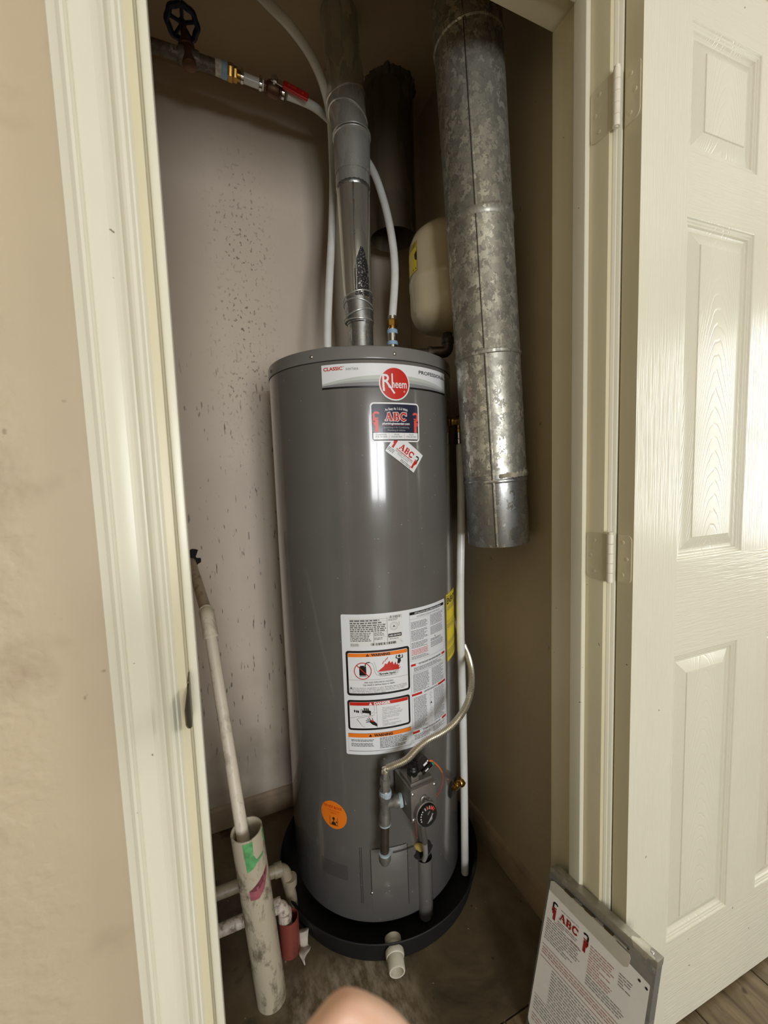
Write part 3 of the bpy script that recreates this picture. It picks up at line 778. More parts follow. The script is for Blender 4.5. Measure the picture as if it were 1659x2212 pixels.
D.text('Specializing in Air Conditioning', xc, z0+.0322, .0055, M_LGREYP, 4, width=.0655, align='CENTER'); D.text('Plumbing & Utilities', xc, z0+.0255, .0055, M_LGREYP, 4, width=.044, align='CENTER')
wrench(D, x0+.0145, z0+.0235, .0460, M_PINKP, M_PINKP, 4); wrench(D, x1-.0120, z0+.0225, .0460, M_PINKP, M_PINKP, 4, flip=-1)
third = (x1-x0-.011)/3
for i, (a, p) in enumerate((('CLAREMORE', '(918) 341-6308'), ('PRYOR', '(918) 825-8602'), ('TULSA', '(918) 234-7000'))):
    c_ = x0+.0055+third*(i+.5)
    D.text(a, c_, z0+.0158, .0046, M_GREYP, 4, width=.026 if i == 0 else .013, align='CENTER'); D.text(p, c_, z0+.0108, .0046, M_GREYP, 4, width=.0275, align='CENTER')
    if i: D.rect(x0+.0055+third*i-.0002, z0+.0075, x0+.0055+third*i+.0002, z0+.0205, M_REDP, 4)
sheet('dealer_sticker', D, M_WHITE, rr=(x0, z0, x1, z1, .009), label='rounded navy and white dealer sticker', base=.0006,
      subs={'navy_print': 'navy_field', 'black_print': 'border', 'coral_print': 'wrench_emblem', 'red_print': 'lettering', 'grey_print': 'lettering', 'light_grey_print': 'lettering', 'white_print_stock': 'lettering'})
# ---- tilted business card
D = Design(); Lc = V((sd(-8.96), 1.2480)); Bc = V((sd(7.66), 1.1940)); Rc = V((sd(15.23), 1.2350))
ex = (Bc-Lc); wl = ex.length; ex.normalize(); ey = V((-ex.y, ex.x)); hh = .052; ang = math.atan2(ex.y, ex.x)
def cd(u, v): p = Lc+ex*u+ey*v; return (p.x, p.y)
D.poly([cd(.0012, .0012), cd(wl, .0012), cd(wl, hh), cd(.0012, hh)], M_WHITE, 1)
class Rot(Design): pass
K = Design()
serif_abc(K, .0255, .0255, .0150, M_REDP, 2); K.text('Plumbingheatandair.com', .0215, .0205, .0045, M_REDP, 3, width=.052, bold=.03)
K.text('Specializing in Air Conditioning', .0215, .0165, .0042, M_GREYP, 3, width=.052); K.text('Plumbing & Utilities', .030, .0122, .0042, M_GREYP, 3, width=.034)
K.lines(.003, .0155, .022, 3, .0034, M_GREYP, 3, .45); K.lines(.045, .0085, .080, 2, .0034, M_GREYP, 3, .45, .98, .1)
wrench(K, .0115, .0180, .0330, M_REDP, M_BLACKP, 3); wrench(K, wl-.0115, .0070, .0330, M_REDP, M_BLACKP, 3, flip=-1)
for k, (bm, mat, lv) in K.L.items():
    for v in bm.verts: q = cd(v.co.x, v.co.y); v.co = (q[0], q[1], 0)
D.L.update({(k[0], k[1]+2): (bm, mat, lv+1) for k, (bm, mat, lv) in K.L.items()})
sheet('business_card', D, M_BLACKP, [cd(0, 0), cd(wl, 0), cd(wl, hh), cd(0, hh)], label='white business card stuck at a tilt below the dealer sticker', base=.0002,
      subs={'white_print_stock': 'card_face', 'red_print': 'lettering', 'grey_print': 'lettering', 'black_print': 'wrench_emblem'})

# ---- big instruction label
D = Design(); x0, x1, z0, z1 = sd(-36.1), sd(31.7), .5045, .861
X = lambda d: sd(d)
D.rect(X(-31.5), .780, X(-1.9), .854, M_CREAMP, 1)
def tri(cx, cy, s, m, lv): D.poly([(cx-s*.58, cy), (cx+s*.58, cy), (cx, cy+s)], m, lv)
# rating plate
for a, p, q, r in ((X(-31.2), .8475, X(-10.6), .8480), (X(-31.2), .842, X(-10.6), .8423), (X(-31.2), .836, X(-10.6), .8363), (X(-31.2), .816, X(-10.6), .8163)): D.rect(a, p, q, r, M_GREYP, 2)
D.rect(X(-10.8), .790, X(-10.6), .850, M_GREYP, 2); D.rect(X(-18.4), .790, X(-18.2), .816, M_GREYP, 2); D.rect(X(-18.2), .803, X(-10.8), .8033, M_GREYP, 2)
D.lines(X(-31.1), .8465, X(-13), 1, .0048, M_GREYP, 2, .7); D.lines(X(-31.1), .8405, X(-12), 1, .0048, M_GREYP, 2, .7); D.lines(X(-31.1), .8345, X(-11.2), 4, .0047, M_GREYP, 2, .62, .99, .1)
D.lines(X(-31.1), .8145, X(-19), 6, .0037, M_GREYP, 2, .55, .95, .5); D.lines(X(-18), .8145, X(-12), 3, .0033, M_GREYP, 2, .5); D.lines(X(-18), .8015, X(-13), 2, .0033, M_GREYP, 2, .5)
D.barcode(X(-9.5), .8465, X(-2.4), .8530, M_GREYP, 2, .0007); D.lines(X(-10), .845, X(-4), 2, .0028, M_GREYP, 2, .45)
D.arc(X(-6.9), .8265, .0098, .0098, 0, 360, .0006, M_GREYP, 2, 32); D.arc(X(-6.9), .8265, .0070, .0070, 0, 360, .0004, M_GREYP, 2, 28); tri(X(-6.9), .824, .006, M_GREYP, 2)
D.rrect(X(-10.3), .7995, X(-2.6), .8085, .0008, M_BLACKP, 2); D.text('AHRI CERTIFIED', X(-6.45), .8017, .0062, M_WHITE, 3, width=.0300, bold=.02, align='CENTER')
D.lines(X(-9.5), .796, X(-4), 1, .003, M_GREYP, 2, .5); D.barcode(X(-20), .7825, X(-6), .7888, M_BLACKP, 2, .0009); D.lines(X(-31.1), .7885, X(-26), 4, .0019, M_GREYP, 2, .5)
D.stroke([(X(-3.4), .789), (X(-2.2), .784)], .0005, M_BLACKP, 2); D.text('CAN', X(-3.6), .826, .0045, M_GREYP, 2, rot=R_(90))
# box helper
M_WHITE2 = plain('white_panel_stock', (228, 230, 232), .32, 0, .01, 20, .2)
def frame_box(a0, a1, zz0, zz1, wd, wm=M_WHITE):
    D.rrect(X(a0), zz0, X(a1), zz1, .007, M_BLACKP, 1); D.rrect(X(a0)+wd, zz0+wd, X(a1)-wd, zz1-wd, .0035, wm, 2)
frame_box(-34.2, 1.7, .6575, .7705, .0052); ia, ib = X(-34.2)+.0060, X(1.7)-.0060
D.rect(ia, .7550, ib, .7640, M_ORANGEP, 3); mid = (ia+ib)/2
D.text('WARNING', mid+.006, .7563, .0092, M_BLACKP, 4, width=.047, bold=.05, align='CENTER'); tri(mid-.026, .7562, .0070, M_BLACKP, 4); D.rect(mid-.0263, .7574, mid-.0257, .7604, M_ORANGEP, 5)
D.rect(ia, .6970, ib, .6975, M_BLACKP, 3)
cx, cz = X(-25), .7205
D.rrect(cx-.0085, cz-.012, cx+.0085, cz+.0105, .001, M_BLACKP, 3); D.rect(cx-.006, cz+.0105, cx+.004, cz+.013, M_BLACKP, 3); D.rect(cx-.0085, cz-.0150, cx+.0085, cz-.0142, M_BLACKP, 3); D.rect(cx-.0085, cz-.0135, cx+.0085, cz-.0128, M_BLACKP, 3)
hose = [(cx+.006, cz+.0105), (cx+.0075, cz+.018), (cx+.012, cz+.0205), (cx+.018, cz+.0205)]
D.stroke(hose, .0024, M_BLACKP, 3)
hose2 = [(cx+.018, cz+.0205), (cx+.024, cz+.017), (cx+.027, cz+.008), (cx+.029, cz-.004), (cx+.034, cz-.012), (cx+.045, cz-.0150), (cx+.06, cz-.0150), (cx+.075, cz-.014)]
D.stroke(hose2, .0006, M_BLACKP, 3); D.stroke([(a+.004, b_+.0045) for a, b_ in hose2[1:5]]+[(cx+.046, cz-.0055), (cx+.076, cz-.0055)], .0005, M_BLACKP, 3)
for i in range(9): D.arc(cx+.043+i*.0048, cz-.0150, .0024, .0014, 180, 360, .0005, M_BLACKP, 3, 6)
for i in range(3): D.arc(cx+.078+i*.0042, cz-.0095+i*.0004, .0030, .0038, 0, 360, .0005, M_BLACKP, 3, 12)
D.text('Flammable Vapors', cx+.0395, cz-.0122, .0062, M_BLACKP, 4, width=.0400, bold=.04, italic=.15)
D.arc(cx, cz-.0005, .0205, .0205, 0, 360, .0020, M_REDP, 5, 40); D.stroke([(cx-.0145, cz+.0140), (cx+.0145, cz-.0150)], .0022, M_REDP, 5)
fx, fz = X(-17), .7165
D.poly([(fx, fz), (fx+.016, fz+.012), (fx+.020, fz+.0195), (fx+.024, fz+.0165), (fx+.030, fz+.0250), (fx+.033, fz+.0185), (fx+.038, fz+.0225), (fx+.041, fz+.0130), (fx+.046, fz+.0205), (fx+.0475, fz+.0120), (fx+.052, fz+.0165), (fx+.052, fz+.0095), (fx+.0565, fz+.0120), (fx+.0535, fz+.0035), (fx+.060, fz+.0060), (fx+.054, fz)], M_REDP, 3)
for q_ in ((.013, .018, .017, .026), (.019, .024, .023, .031), (.056, .016, .060, .021), (.024, .029, .027, .034)): D.stroke([(fx+q_[0], fz+q_[1]), (fx+q_[2], fz+q_[3])], .0018, M_REDP, 3)
mx, mz = X(-5.0), .7330
D.disc(mx+.0025, mz+.0165, .0033, .0036, M_BLACKP, 4, 16); D.poly([(mx-.003, mz), (mx+.002, mz-.003), (mx+.006, mz+.004), (mx+.006, mz+.012), (mx-.001, mz+.011)], M_BLACKP, 4)
D.stroke([(mx-.0005, mz+.010), (mx-.006, mz+.013), (mx-.004, mz+.020)], .0022, M_BLACKP, 4); D.stroke([(mx+.005, mz+.011), (mx+.011, mz+.012), (mx+.0105, mz+.019)], .0022, M_BLACKP, 4)
D.text('FIRE AND EXPLOSION HAZARD', mid, .6885, .0058, M_BLACKP, 3, width=.071, align='CENTER', bold=.01)
D.text('Can result in serious injury or death.', mid, .6825, .0056, M_BLACKP, 3, width=.079, align='CENTER', bold=.02)
tri(ia+.0045, .6745, .0060, M_BLACKP, 3); D.rect(ia+.0042, .6756, ia+.0048, .6785, M_WHITE, 4)
for i, tx in enumerate(('Do not store or use gasoline or other flammable vapors and liquids', 'in the vicinity of this or any other appliance. Storage of or use of gasoline', 'or other flammable vapors or liquids in the vicinity of this or any other', 'appliance can result in serious injury or death.')):
    D.text(tx, ia+(.0095 if i == 0 else .001), .6752-i*.0041, .0046, M_BLACKP, 3, width=(.134, .1435, .137, .088)[i])
# danger box
frame_box(-34.4, 1.3, .5685, .6460, .0050, M_WHITE2); ia, ib = X(-34.4)+.0058, X(1.3)-.0058
D.rect(ia, .6320, ib, .6405, M_REDP, 3)
D.text('DANGER', mid+.006, .6333, .0088, M_WHITE, 4, width=.041, bold=.05, align='CENTER'); tri(mid-.023, .6330, .0070, M_WHITE, 4)
vx = X(-18.2); D.rect(vx, .5740, vx+.0005, .6320, M_BLACKP, 3)
D.stroke([(vx-.006, .632), (vx-.006, .6150), (vx-.022, .6080), (ia, .6000)], .0005, M_BLACKP, 3); D.stroke([(vx-.006, .6110), (vx, .6130)], .0005, M_BLACKP, 3)
D.stroke([(vx-.004, .6075), (vx-.044, .6005), (vx-.049, .5970), (vx-.036, .5790), (vx-.030, .5765)], .0006, M_BLACKP, 3)
for (a, bb) in ((-.054, .6180), (-.049, .6170), (-.045, .6165), (-.030, .6230), (-.0255, .6225), (-.021, .6220)): D.disc(vx+a, bb, .0019, .0036, M_BLACKP, 3, 12)
D.arc(vx-.0365, .6170, .0026, .0058, 0, 360, .0008, M_BLACKP, 3, 16)
D.poly([(vx-.036, .6140), (vx-.016, .6110), (vx-.014, .6130), (vx-.014, .6175), (vx-.018, .6195), (vx-.036, .6200)], M_BLACKP, 3)
D.rect(vx-.018, .6070, vx-.0145, .6120, M_BLACKP, 3)
for i in range(4): D.stroke([(vx-.0165+i*.0028-.003, .6065), (vx-.0180+i*.0034-.003, .5985)], .0004, M_REDP, 3)
D.poly([(vx, .5770), (vx, .5840), (vx-.008, .5925), (vx-.016, .5955), (vx-.019, .5900), (vx-.012, .5830)], M_BLACKP, 4)
for (a, bb, c_, d_) in ((-.016, .5950, -.020, .6010), (-.018, .5940, -.0245, .5985), (-.019, .5920, -.0275, .5940), (-.019, .5900, -.0270, .5890), (-.010, .5935, -.0115, .5990)): D.stroke([(vx+a, bb), (vx+c_, d_)], .0016, M_BLACKP, 4)
D.poly([(vx-.016, .5945), (vx-.008, .5925), (vx-.006, .5895), (vx-.014, .5905)], M_REDP, 5)
ty = .6265
for t_, n_ in (('Water temperature over 125\u00b0F', 1), ('can cause severe burns', 0), ('instantly or death from scalds.', 0), ('Children, disabled and elderly are', 1), ('at highest risk of being scalded.', 0), ('See instruction manual before', 1), ('setting temperature at water', 0), ('heater.', 0), ('Feel water before bathing or', 1), ('showering.', 0), ('Temperature limiting valves are', 1), ('available, see manual.', 0)):
    ty -= .0011*n_; D.text(t_, vx+.0135, ty-.0030, .0040, M_GREYP, 3, width=len(t_)*.00152); ty -= .0037
# lower warning
D.rect(X(-34.6), .5495, X(1.4), .5600, M_ORANGEP, 1)
D.text('WARNING', mid+.006, .5512, .0092, M_BLACKP, 2, width=.047, bold=.05, align='CENTER'); tri(mid-.026, .5512, .0070, M_BLACKP, 2)
D.stroke([(X(-34.6), .5600), (X(-34.6), .5140), (X(1.4), .5140), (X(1.4), .5600)], .0006, M_GREYP, 2, close=True)
D.lines(X(-33), .5440, X(-19), 2, .0032, M_GREYP, 2, .5); D.lines(X(-33), .5345, X(-19), 3, .0032, M_GREYP, 2, .5, .9)
D.lines(X(-17), .5470, X(0), 9, .0032, M_GREYP, 2, .5, .95, .3)
# right column
c0, c1 = X(2.6), X(30.4); cm = (c0+c1)/2
D.stroke([(c0, .7275), (c0, .8525), (c1, .8525), (c1, .7275)], .0005, M_GREYP, 2, close=True); D.stroke([(c0, .5150), (c0, .7190), (c1, .7190), (c1, .5150)], .0005, M_GREYP, 2, close=True)
D.rect(c0, .8455, c1, .8525, M_BLACKP, 1); D.text('INSTALLATION AND OPERATION DETAILS', cm, .8470, .0052, M_WHITE, 3, width=.094, bold=.02, align='CENTER')
D.text('AUTOMATIC STORAGE WATER HEATER', cm, .8375, .0054, M_GREYP, 2, width=.082, align='CENTER')
D.rect(c0, .8345, c1, .8348, M_GREYP, 2)
D.lines(c0+.003, .8270, cm-.002, 6, .0031, M_GREYP, 2, .42); D.lines(cm+.003, .8325, c1-.002, 9, .0031, M_GREYP, 2, .42); D.lines(cm+.003, .8015, c1-.002, 7, .0031, M_GREYP, 2, .42)
D.lines(c0+.003, .8050, cm-.002, 9, .0031, M_GREYP, 2, .42); D.lines(c0+.003, .7740, cm-.002, 5, .0031, M_GREYP, 2, .42); D.lines(c0+.003, .7560, cm-.002, 5, .0031, M_REDP, 2, .42); D.lines(c0+.003, .7390, cm+.002, 3, .0031, M_GREYP, 2, .42)
tri(cm+.020, .7730, .004, M_BLACKP, 2); D.lines(cm+.003, .7700, c1-.002, 2, .0034, M_BLACKP, 2, .42); D.lines(cm+.003, .7620, c1-.002, 5, .0031, M_GREYP, 2, .42)
def redbar(z, t_, w_, a=.030, bq=.015):
    D.rect(c0, z-.0028, c0+a*.45, z+.0028, M_REDP, 3); D.rect(c1-bq, z-.0028, c1, z+.0028, M_REDP, 3)
    D.text(t_, cm+.001, z-.0020, .0056, M_GREYP, 3, width=w_, bold=.03, align='CENTER')
redbar(.7170, 'FOR YOUR SAFETY READ BEFORE OPERATING', .080); redbar(.6395, 'LIGHTING INSTRUCTIONS', .050, .068, .034); redbar(.5400, 'TO TURN OFF GAS TO APPLIANCE', .066, .045, .020)
D.stroke([(c0+.006, .7100), (c0+.006, .6960), (c1-.004, .6960), (c1-.004, .7100)], .0004, M_GREYP, 2, close=True); D.lines(c0+.008, .7085, c1-.006, 3, .0035, M_GREYP, 3, .45)
D.lines(c0+.005, .6920, cm-.001, 14, .0034, M_GREYP, 2, .42); D.lines(cm+.004, .6920, c1-.002, 14, .0034, M_GREYP, 2, .42)
D.lines(c0+.005, .6310, cm-.012, 25, .0034, M_GREYP, 2, .42); D.lines(cm+.010, .6330, c1-.002, 26, .0034, M_GREYP, 2, .42)
for zz in (.625, .612, .598, .585, .570): D.arc(cm-.001, zz, .0034, .0045, 0, 300, .0006, M_GREYP, 2, 12)
tri(cm-.001, .600, .006, M_BLACKP, 2)
D.lines(c0+.004, .5330, cm-.002, 4, .0036, M_GREYP, 2, .42); D.lines(cm+.004, .5330, c1-.002, 4, .0036, M_GREYP, 2, .42)
def soiled():
    t = NT('soiled_white_label'); v = t.obj(); x, y, z = t.sep(v)
    n = t.ramp(t.noise(t.obj((1, 1, 2.5)), 22, 5, .7), [(.42, 0.), (.62, 1.)])
    reg = t.math('MULTIPLY', t.band(z, .505-.045, .560-.045, .02), t.band(x, -.01, .10, .02))
    c = t.mix(t.math('MULTIPLY', t.math('MULTIPLY', n, reg), .55), lin((226, 229, 232)), lin((112, 100, 80)))
    return t.out(c, .32, 0, None, .15)
sheet('instruction_label', D, soiled(), rr=(x0, z0, x1, z1, .004), label='large white instruction and warning label',
      subs={'black_print': 'print', 'grey_print': 'small_print', 'red_print': 'print', 'orange_print': 'orange_bar', ('white_print_stock', 3): 'lettering', ('white_print_stock', 4): 'lettering', 'white_print_stock': 'white_field', 'white_panel_stock': 'white_field', 'rating_plate_stock': 'rating_plate'})
# ---- yellow energy sticker
D = Design(); x0, x1, z0, z1 = sd(34.3), sd(66), .680, .8665
D.text('ENERGY', x0+.004, .8390, .0230, M_BLACKP, 1, width=.074, bold=.04); D.text('GUIDE', x0+.082, .8390, .0230, M_BLACKP, 1, width=.05, bold=.04)
for zz in (.834, .792, .788, .768, .736, .720): D.rect(x0+.004, zz, x1-.004, zz+.0006, M_BLACKP, 1)
D.lines(x0+.005, .860, x0+.06, 1, .004, M_BLACKP, 1, .5); D.lines(x0+.005, .8310, x1-.01, 3, .004, M_GREYP, 1, .45); D.lines(x0+.005, .783, x0+.07, 3, .004, M_GREYP, 1, .45); D.lines(x0+.005, .733, x0+.09, 3, .0035, M_GREYP, 1, .45); D.lines(x0+.005, .712, x1-.008, 6, .0038, M_GREYP, 1, .45)
D.stroke([(x0+.002, z0+.002), (x0+.002, z1-.002), (x1-.002, z1-.002), (x1-.002, z0+.002)], .0006, M_BLACKP, 1, close=True)
sheet('energy_label', D, M_YELLOWP, [(x0, z0), (x1, z0), (x1, z1), (x0, z1)], label='yellow energy label at the right edge', subs={'black_print': 'print', 'grey_print': 'small_print'})
# ---- orange round sticker
D = Design(); cx, cz = sd(-46.2), .3300
def rt_(x, z, a=0): return x, z
D.text('DO NOT BLOCK', cx-.001, cz+.018, .0090, M_REDP, 1, width=.052, bold=.03, align='CENTER')
D.text('COMBUSTION AIR', cx, cz+.0095, .0050, M_REDP, 1, width=.034, align='CENTER'); D.text('OPENINGS', cx, cz+.0030, .0050, M_REDP, 1, width=.018, align='CENTER')
D.stroke([(cx-.011, cz-.005), (cx-.011, cz-.028), (cx+.011, cz-.028), (cx+.011, cz-.005)], .0012, M_SEAM, 1)
D.disc(cx, cz-.010, .0036, .0042, M_SEAM, 1, 16); D.rect(cx-.0012, cz-.020, cx+.0012, cz-.010, M_SEAM, 1); D.poly([(cx-.008, cz-.027), (cx+.008, cz-.027), (cx+.004, cz-.019), (cx-.004, cz-.019)], M_SEAM, 1); D.disc(cx+.008, cz-.018, .0022, .0022, M_SEAM, 1, 10)
sheet('round_warning_sticker', D, M_ORANGEP, [(cx+.0375*math.cos(2*math.pi*i/48), cz+.0375*math.sin(2*math.pi*i/48)) for i in range(48)], label='round orange sticker low on the left', subs={'red_print': 'lettering', 'dark_seam': 'pictogram'})
# side tag near the top right edge
D = Design(); D.lines(sd(47.5), 1.435, sd(56), 12, .004, M_GREYP, 1, .4)
sheet('side_tag', D, M_LGREYP, [(sd(46), 1.383), (sd(58), 1.383), (sd(58), 1.444), (sd(46), 1.444)], subs={'grey_print': 'small_print'})

# ---- gas control valve (part of the heater)
GA = -1.0                               # the valve faces this way round the tank
gr, gt = hrad(GA+5), htan(GA+5); uz = V((0, 0, 1))
gc = HP(GA, .335, 0)                    # centre of its front face
GM = Matrix((gt, -gr, uz)).transposed().to_4x4(); GM.translation = (gc.x, gc.y, 0)
# local frame: x right along face, y into the heater, z up (world height)
gv = thing('gas_control_valve', (gc.x, gc.y, .385)); gv.parent = heater; gv.location = V(gv['_o'])-V(heater['_o'])
b = bmesh.new(); box(b, (-.0345, 0, .384), (.0345, .078, .4655), .003, GM); box(b, (-.0345, -.002, .385), (.0345, .002, .4645), .001, GM)
box(b, (-.030, .006, .4655), (.030, .060, .474), .002, GM); fin(b, 'valve_body', M_DIECAST, gv)
b = bmesh.new()
b.free()
for x_, z_ in ((-.0295, .455), (.0300, .458), (.0300, .395), (-.0295, .3915)):
    b = bmesh.new(); lathe(b, [(0, .0036), (.0015, .0036), (.0026, .0018)], GM @ V((x_, -.002, z_)), gr, 12); fin(b, 'screw', M_ZINC, gv)
b = bmesh.new(); lathe(b, [(0, .0100), (.003, .0100), (.004, .0085), (.0042, .0065), (.002, .006), (.002, .001)], GM @ V((-.001, -.002, .4325)), gr, 20); lathe(b, [(0, .004), (.010, .004)], GM @ V((-.001, -.002, .4325)), gr, 12)
lathe(b, [(0, .0035), (.007, .0035)], GM @ V((.011, -.002, .4290)), gr, 10); fin(b, 'pilot_button', M_DIECAST, gv)
dc = GM @ V((-.0015, -.003, .4035)); dn = (gr+V((0, 0, .10))).normalized()
b = bmesh.new(); lathe(b, [(0, .0282), (.012, .0280), (.013, .0268), (.013, .001)], dc, dn, 40); fin(b, 'dial_collar', M_DIECAST, gv)
b = bmesh.new(); lathe(b, [(.010, .0256), (.0175, .0250), (.0190, .0240), (.0192, .001)], dc, dn, 40); dial = fin(b, 'temperature_dial', M_DARKPL, gv)
dux, duy = frame_for(dn); 
ex_ = (gt-dn*gt.dot(dn)).normalized(); ey_ = dn.cross(ex_)
if ey_.z < 0: ey_ = -ey_
def dmap(x, y, h): return dc+ex_*x*1.2+ey_*y*1.2+dn*(.0192+h)
D = Design()
for i, (a, c_) in enumerate(((112, M_LGREYP), (94, M_PINKP), (76, M_LGREYP), (60, M_PINKP), (46, M_PINKP), (32, M_REDP))): D.stroke([(.0125*math.cos(R_(a)), .0125*math.sin(R_(a))), (.0185*math.cos(R_(a)), .0185*math.sin(R_(a)))], .0022, c_, 1)
for a in (135, 150, 165, 182, 198): D.disc(.0165*math.cos(R_(a)), .0165*math.sin(R_(a)), .0011, .0014, M_WHITE, 1, 8)
for i in range(5): D.stroke([(-.003+i*.0026, -.014+i*.001), (.008+i*.0026-.0006*i*i, -.0010+i*.0008)], .0008, M_LGREYP, 1)
D.text('HOT', .0, .002, .004, M_LGREYP, 1, width=.007, rot=R_(40))
D.build({'white_print_stock': 'dial_mark', 'coral_print': 'dial_mark', 'red_print': 'dial_mark', 'light_grey_print': 'dial_mark'}, dmap, dial, base_h=.0002)
b = bmesh.new()
box(b, (-.026, .008, .474), (-.006, .030, .492), .002, GM); box(b, (-.002, .020, .474), (.012, .034, .482), .0015, GM)
fin(b, 'regulator_boss', M_DIECAST, gv)
b = bmesh.new(); lathe(b, [(0, .009), (.002, .0135), (.018, .0140), (.021, .011), (.024, .012), (.027, .009)], GM @ V((-.016, .020, .488)), (-.05, -.25, 1), 14)
for i in range(7):
    a = 2*math.pi*i/7; p = GM @ V((-.016+.0115*math.cos(a), .017+.0115*math.sin(a), .512)); lathe(b, [(0, .0025), (.006, .002)], p, (0, 0, 1), 6)
fin(b, 'regulator_cap', M_DARKPL, gv)
b = bmesh.new(); RM = GM @ Matrix.Translation(V((.012, .026, .492))) @ Matrix.Rotation(R_(-28), 4, 'Y')
box(b, (-.019, -.007, -.004), (.021, .012, .010), .002, RM); box(b, (-.008, -.010, -.016), (.023, .010, -.005), .0015, RM); fin(b, 'igniter_plug', M_DARKPL, gv)
b = bmesh.new(); box(b, (.004, -.0078, .000), (.015, -.0068, .0055), 0, RM); box(b, (.000, -.0108, -.012), (.010, -.0098, -.009), 0, RM); lathe(b, [(0, .0022), (.001, .0022)], RM @ V((.018, -.0072, .005)), gr, 8); fin(b, 'plug_label', M_WHITE, gv)
b = bmesh.new(); box(b, (.022, -.008, -.018), (.029, .004, -.010), .001, RM); fin(b, 'teal_cap', M_GREENPL, gv)
b = bmesh.new(); box(b, (-.004, -.006, -.026), (.023, .010, -.015), .003, RM); fin(b, 'solenoid', M_DIECAST, gv)
b = bmesh.new(); P = [HP(a, r, z) for a, r, z in ((4.2, .31, .499), (6.0, .312, .497), (9.2, .312, .478), (12.2, .310, .448), (12.6, .308, .425), (11.0, .306, .402), (9.0, .300, .384), (6.0, .292, .345), (4.0, .288, .300), (4.5, .276, .240), (6.0, .262, .205))]
tube(b, spline(P, 8), .0011, 8); fin(b, 'red_wire', M_WIRER, gv)
b = bmesh.new(); P = [HP(a, r, z) for a, r, z in ((4.6, .3105, .500), (6.6, .3128, .494), (9.6, .3125, .474), (12.0, .311, .452))]; tube(b, spline(P, 8), [.0028*(1-.5*i/24) for i in range(25)], 8); fin(b, 'orange_wire_sleeve', M_WIREO, gv)
b = bmesh.new(); P = [HP(a, r, z) for a, r, z in ((-4.5, .325, .388), (-3.2, .315, .345), (-1.5, .300, .300))]; tube(b, spline(P, 6), .0007, 6); fin(b, 'thin_wire', M_WIRER, gv)
b = bmesh.new(); P = [HP(a, r, z) for a, r, z in ((-1.6, .333, .384), (-1.2, .330, .352), (.8, .316, .300), (3.6, .292, .240), (5.6, .268, .200))]
tube(b, spline(P, 8), .0062, 14); fin(b, 'burner_supply_tube', plain('bright_aluminium_tube', (214, 214, 210), .25, .6, .04, 60), gv)
b = bmesh.new(); tube(b, spline(P[:2]+[P[2]], 6), [.0082]*6+[.0072]*7, 14); fin(b, 'tube_nut', M_DIECAST, gv)
D = Design(); D.rect(-.003, -.003, .003, .003, M_BLACKP, 1)
# drain valve
dv = thing('drain_valve', tuple(HP(36, .254, .30))); dv.parent = heater; dv.location = V(dv['_o'])-V(heater['_o'])
b = bmesh.new(); P = []
for i in range(24): t = 2*math.pi*i/24; P.append(b.verts.new(wrap(sd(35.5)+.016*math.cos(t), .306+.024*math.sin(t), .0010)))
c = b.verts.new(wrap(sd(35.5), .306, .0014))
for i in range(24): b.faces.new((P[i], P[(i+1) % 24], c))
fin(b, 'valve_recess', M_DARKHOLE, dv)
da = HP(37, .250, .303); dd = (HP(60, .320, .288)-da).normalized()
b = bmesh.new(); lathe(b, [(0, .009), (.010, .009), (.011, .0115), (.018, .0125), (.026, .0115), (.030, .0105), (.036, .0105), (.040, .0135), (.048, .0140), (.050, .0125), (.056, .0128), (.060, .0122), (.060, .0085), (.052, .008)], da, dd, 20); fin(b, 'brass_body', M_BRASS, dv)
b = bmesh.new(); lathe(b, [(0, .0085), (.012, .0085), (.014, .0065), (.018, .006), (.019, .0035)], da+dd*.024, V((.1, -.55, .8)), 14); fin(b, 'stem', M_BRASS, dv)
# relief valve at the top right, and its drain tube
rv = thing('relief_valve', tuple(HP(60, .254, 1.33))); rv.parent = heater; rv.location = V(rv['_o'])-V(heater['_o'])
ra = HP(58, .252, 1.334); rd = hrad(62)
b = bmesh.new(); lathe(b, [(0, .012), (.004, .0145), (.010, .0145), (.011, .0125), (.020, .0125), (.021, .0145), (.030, .0145), (.033, .010), (.036, .006)], ra, rd, 16)
rp = ra+rd*.024
lathe(b, [(0, .010), (.020, .010), (.022, .013), (.034, .013)], rp, (0, -.1, -1), 16); fin(b, 'brass_body', M_BRASS, rv)
b = bmesh.new(); lathe(b, [(0, .0135), (.008, .0140), (.016, .0135), (.018, .0150), (.030, .0150), (.032, .0125)], rp+V((0, -.003, -.032)), (0, -.05, -1), 16); fin(b, 'crimp_ring', M_CHROME, rv)
b = bmesh.new(); box(b, (rp.x-.004, rp.y-.030, rp.z+.012), (rp.x+.004, rp.y+.006, rp.z+.016), .001); fin(b, 'test_lever', M_CHROME, rv)
# top nipples are part of the tank
for nx, ny in ((.333, 1.160), (.502, 1.085)):
    b = bmesh.new(); lathe(b, [(0, .020), (.002, .020), (.003, .0135), (.040, .0135), (.042, .0145)], (nx, ny, 1.487), (0, 0, 1), 18); fin(b, 'nipple', M_CHROME, heater)
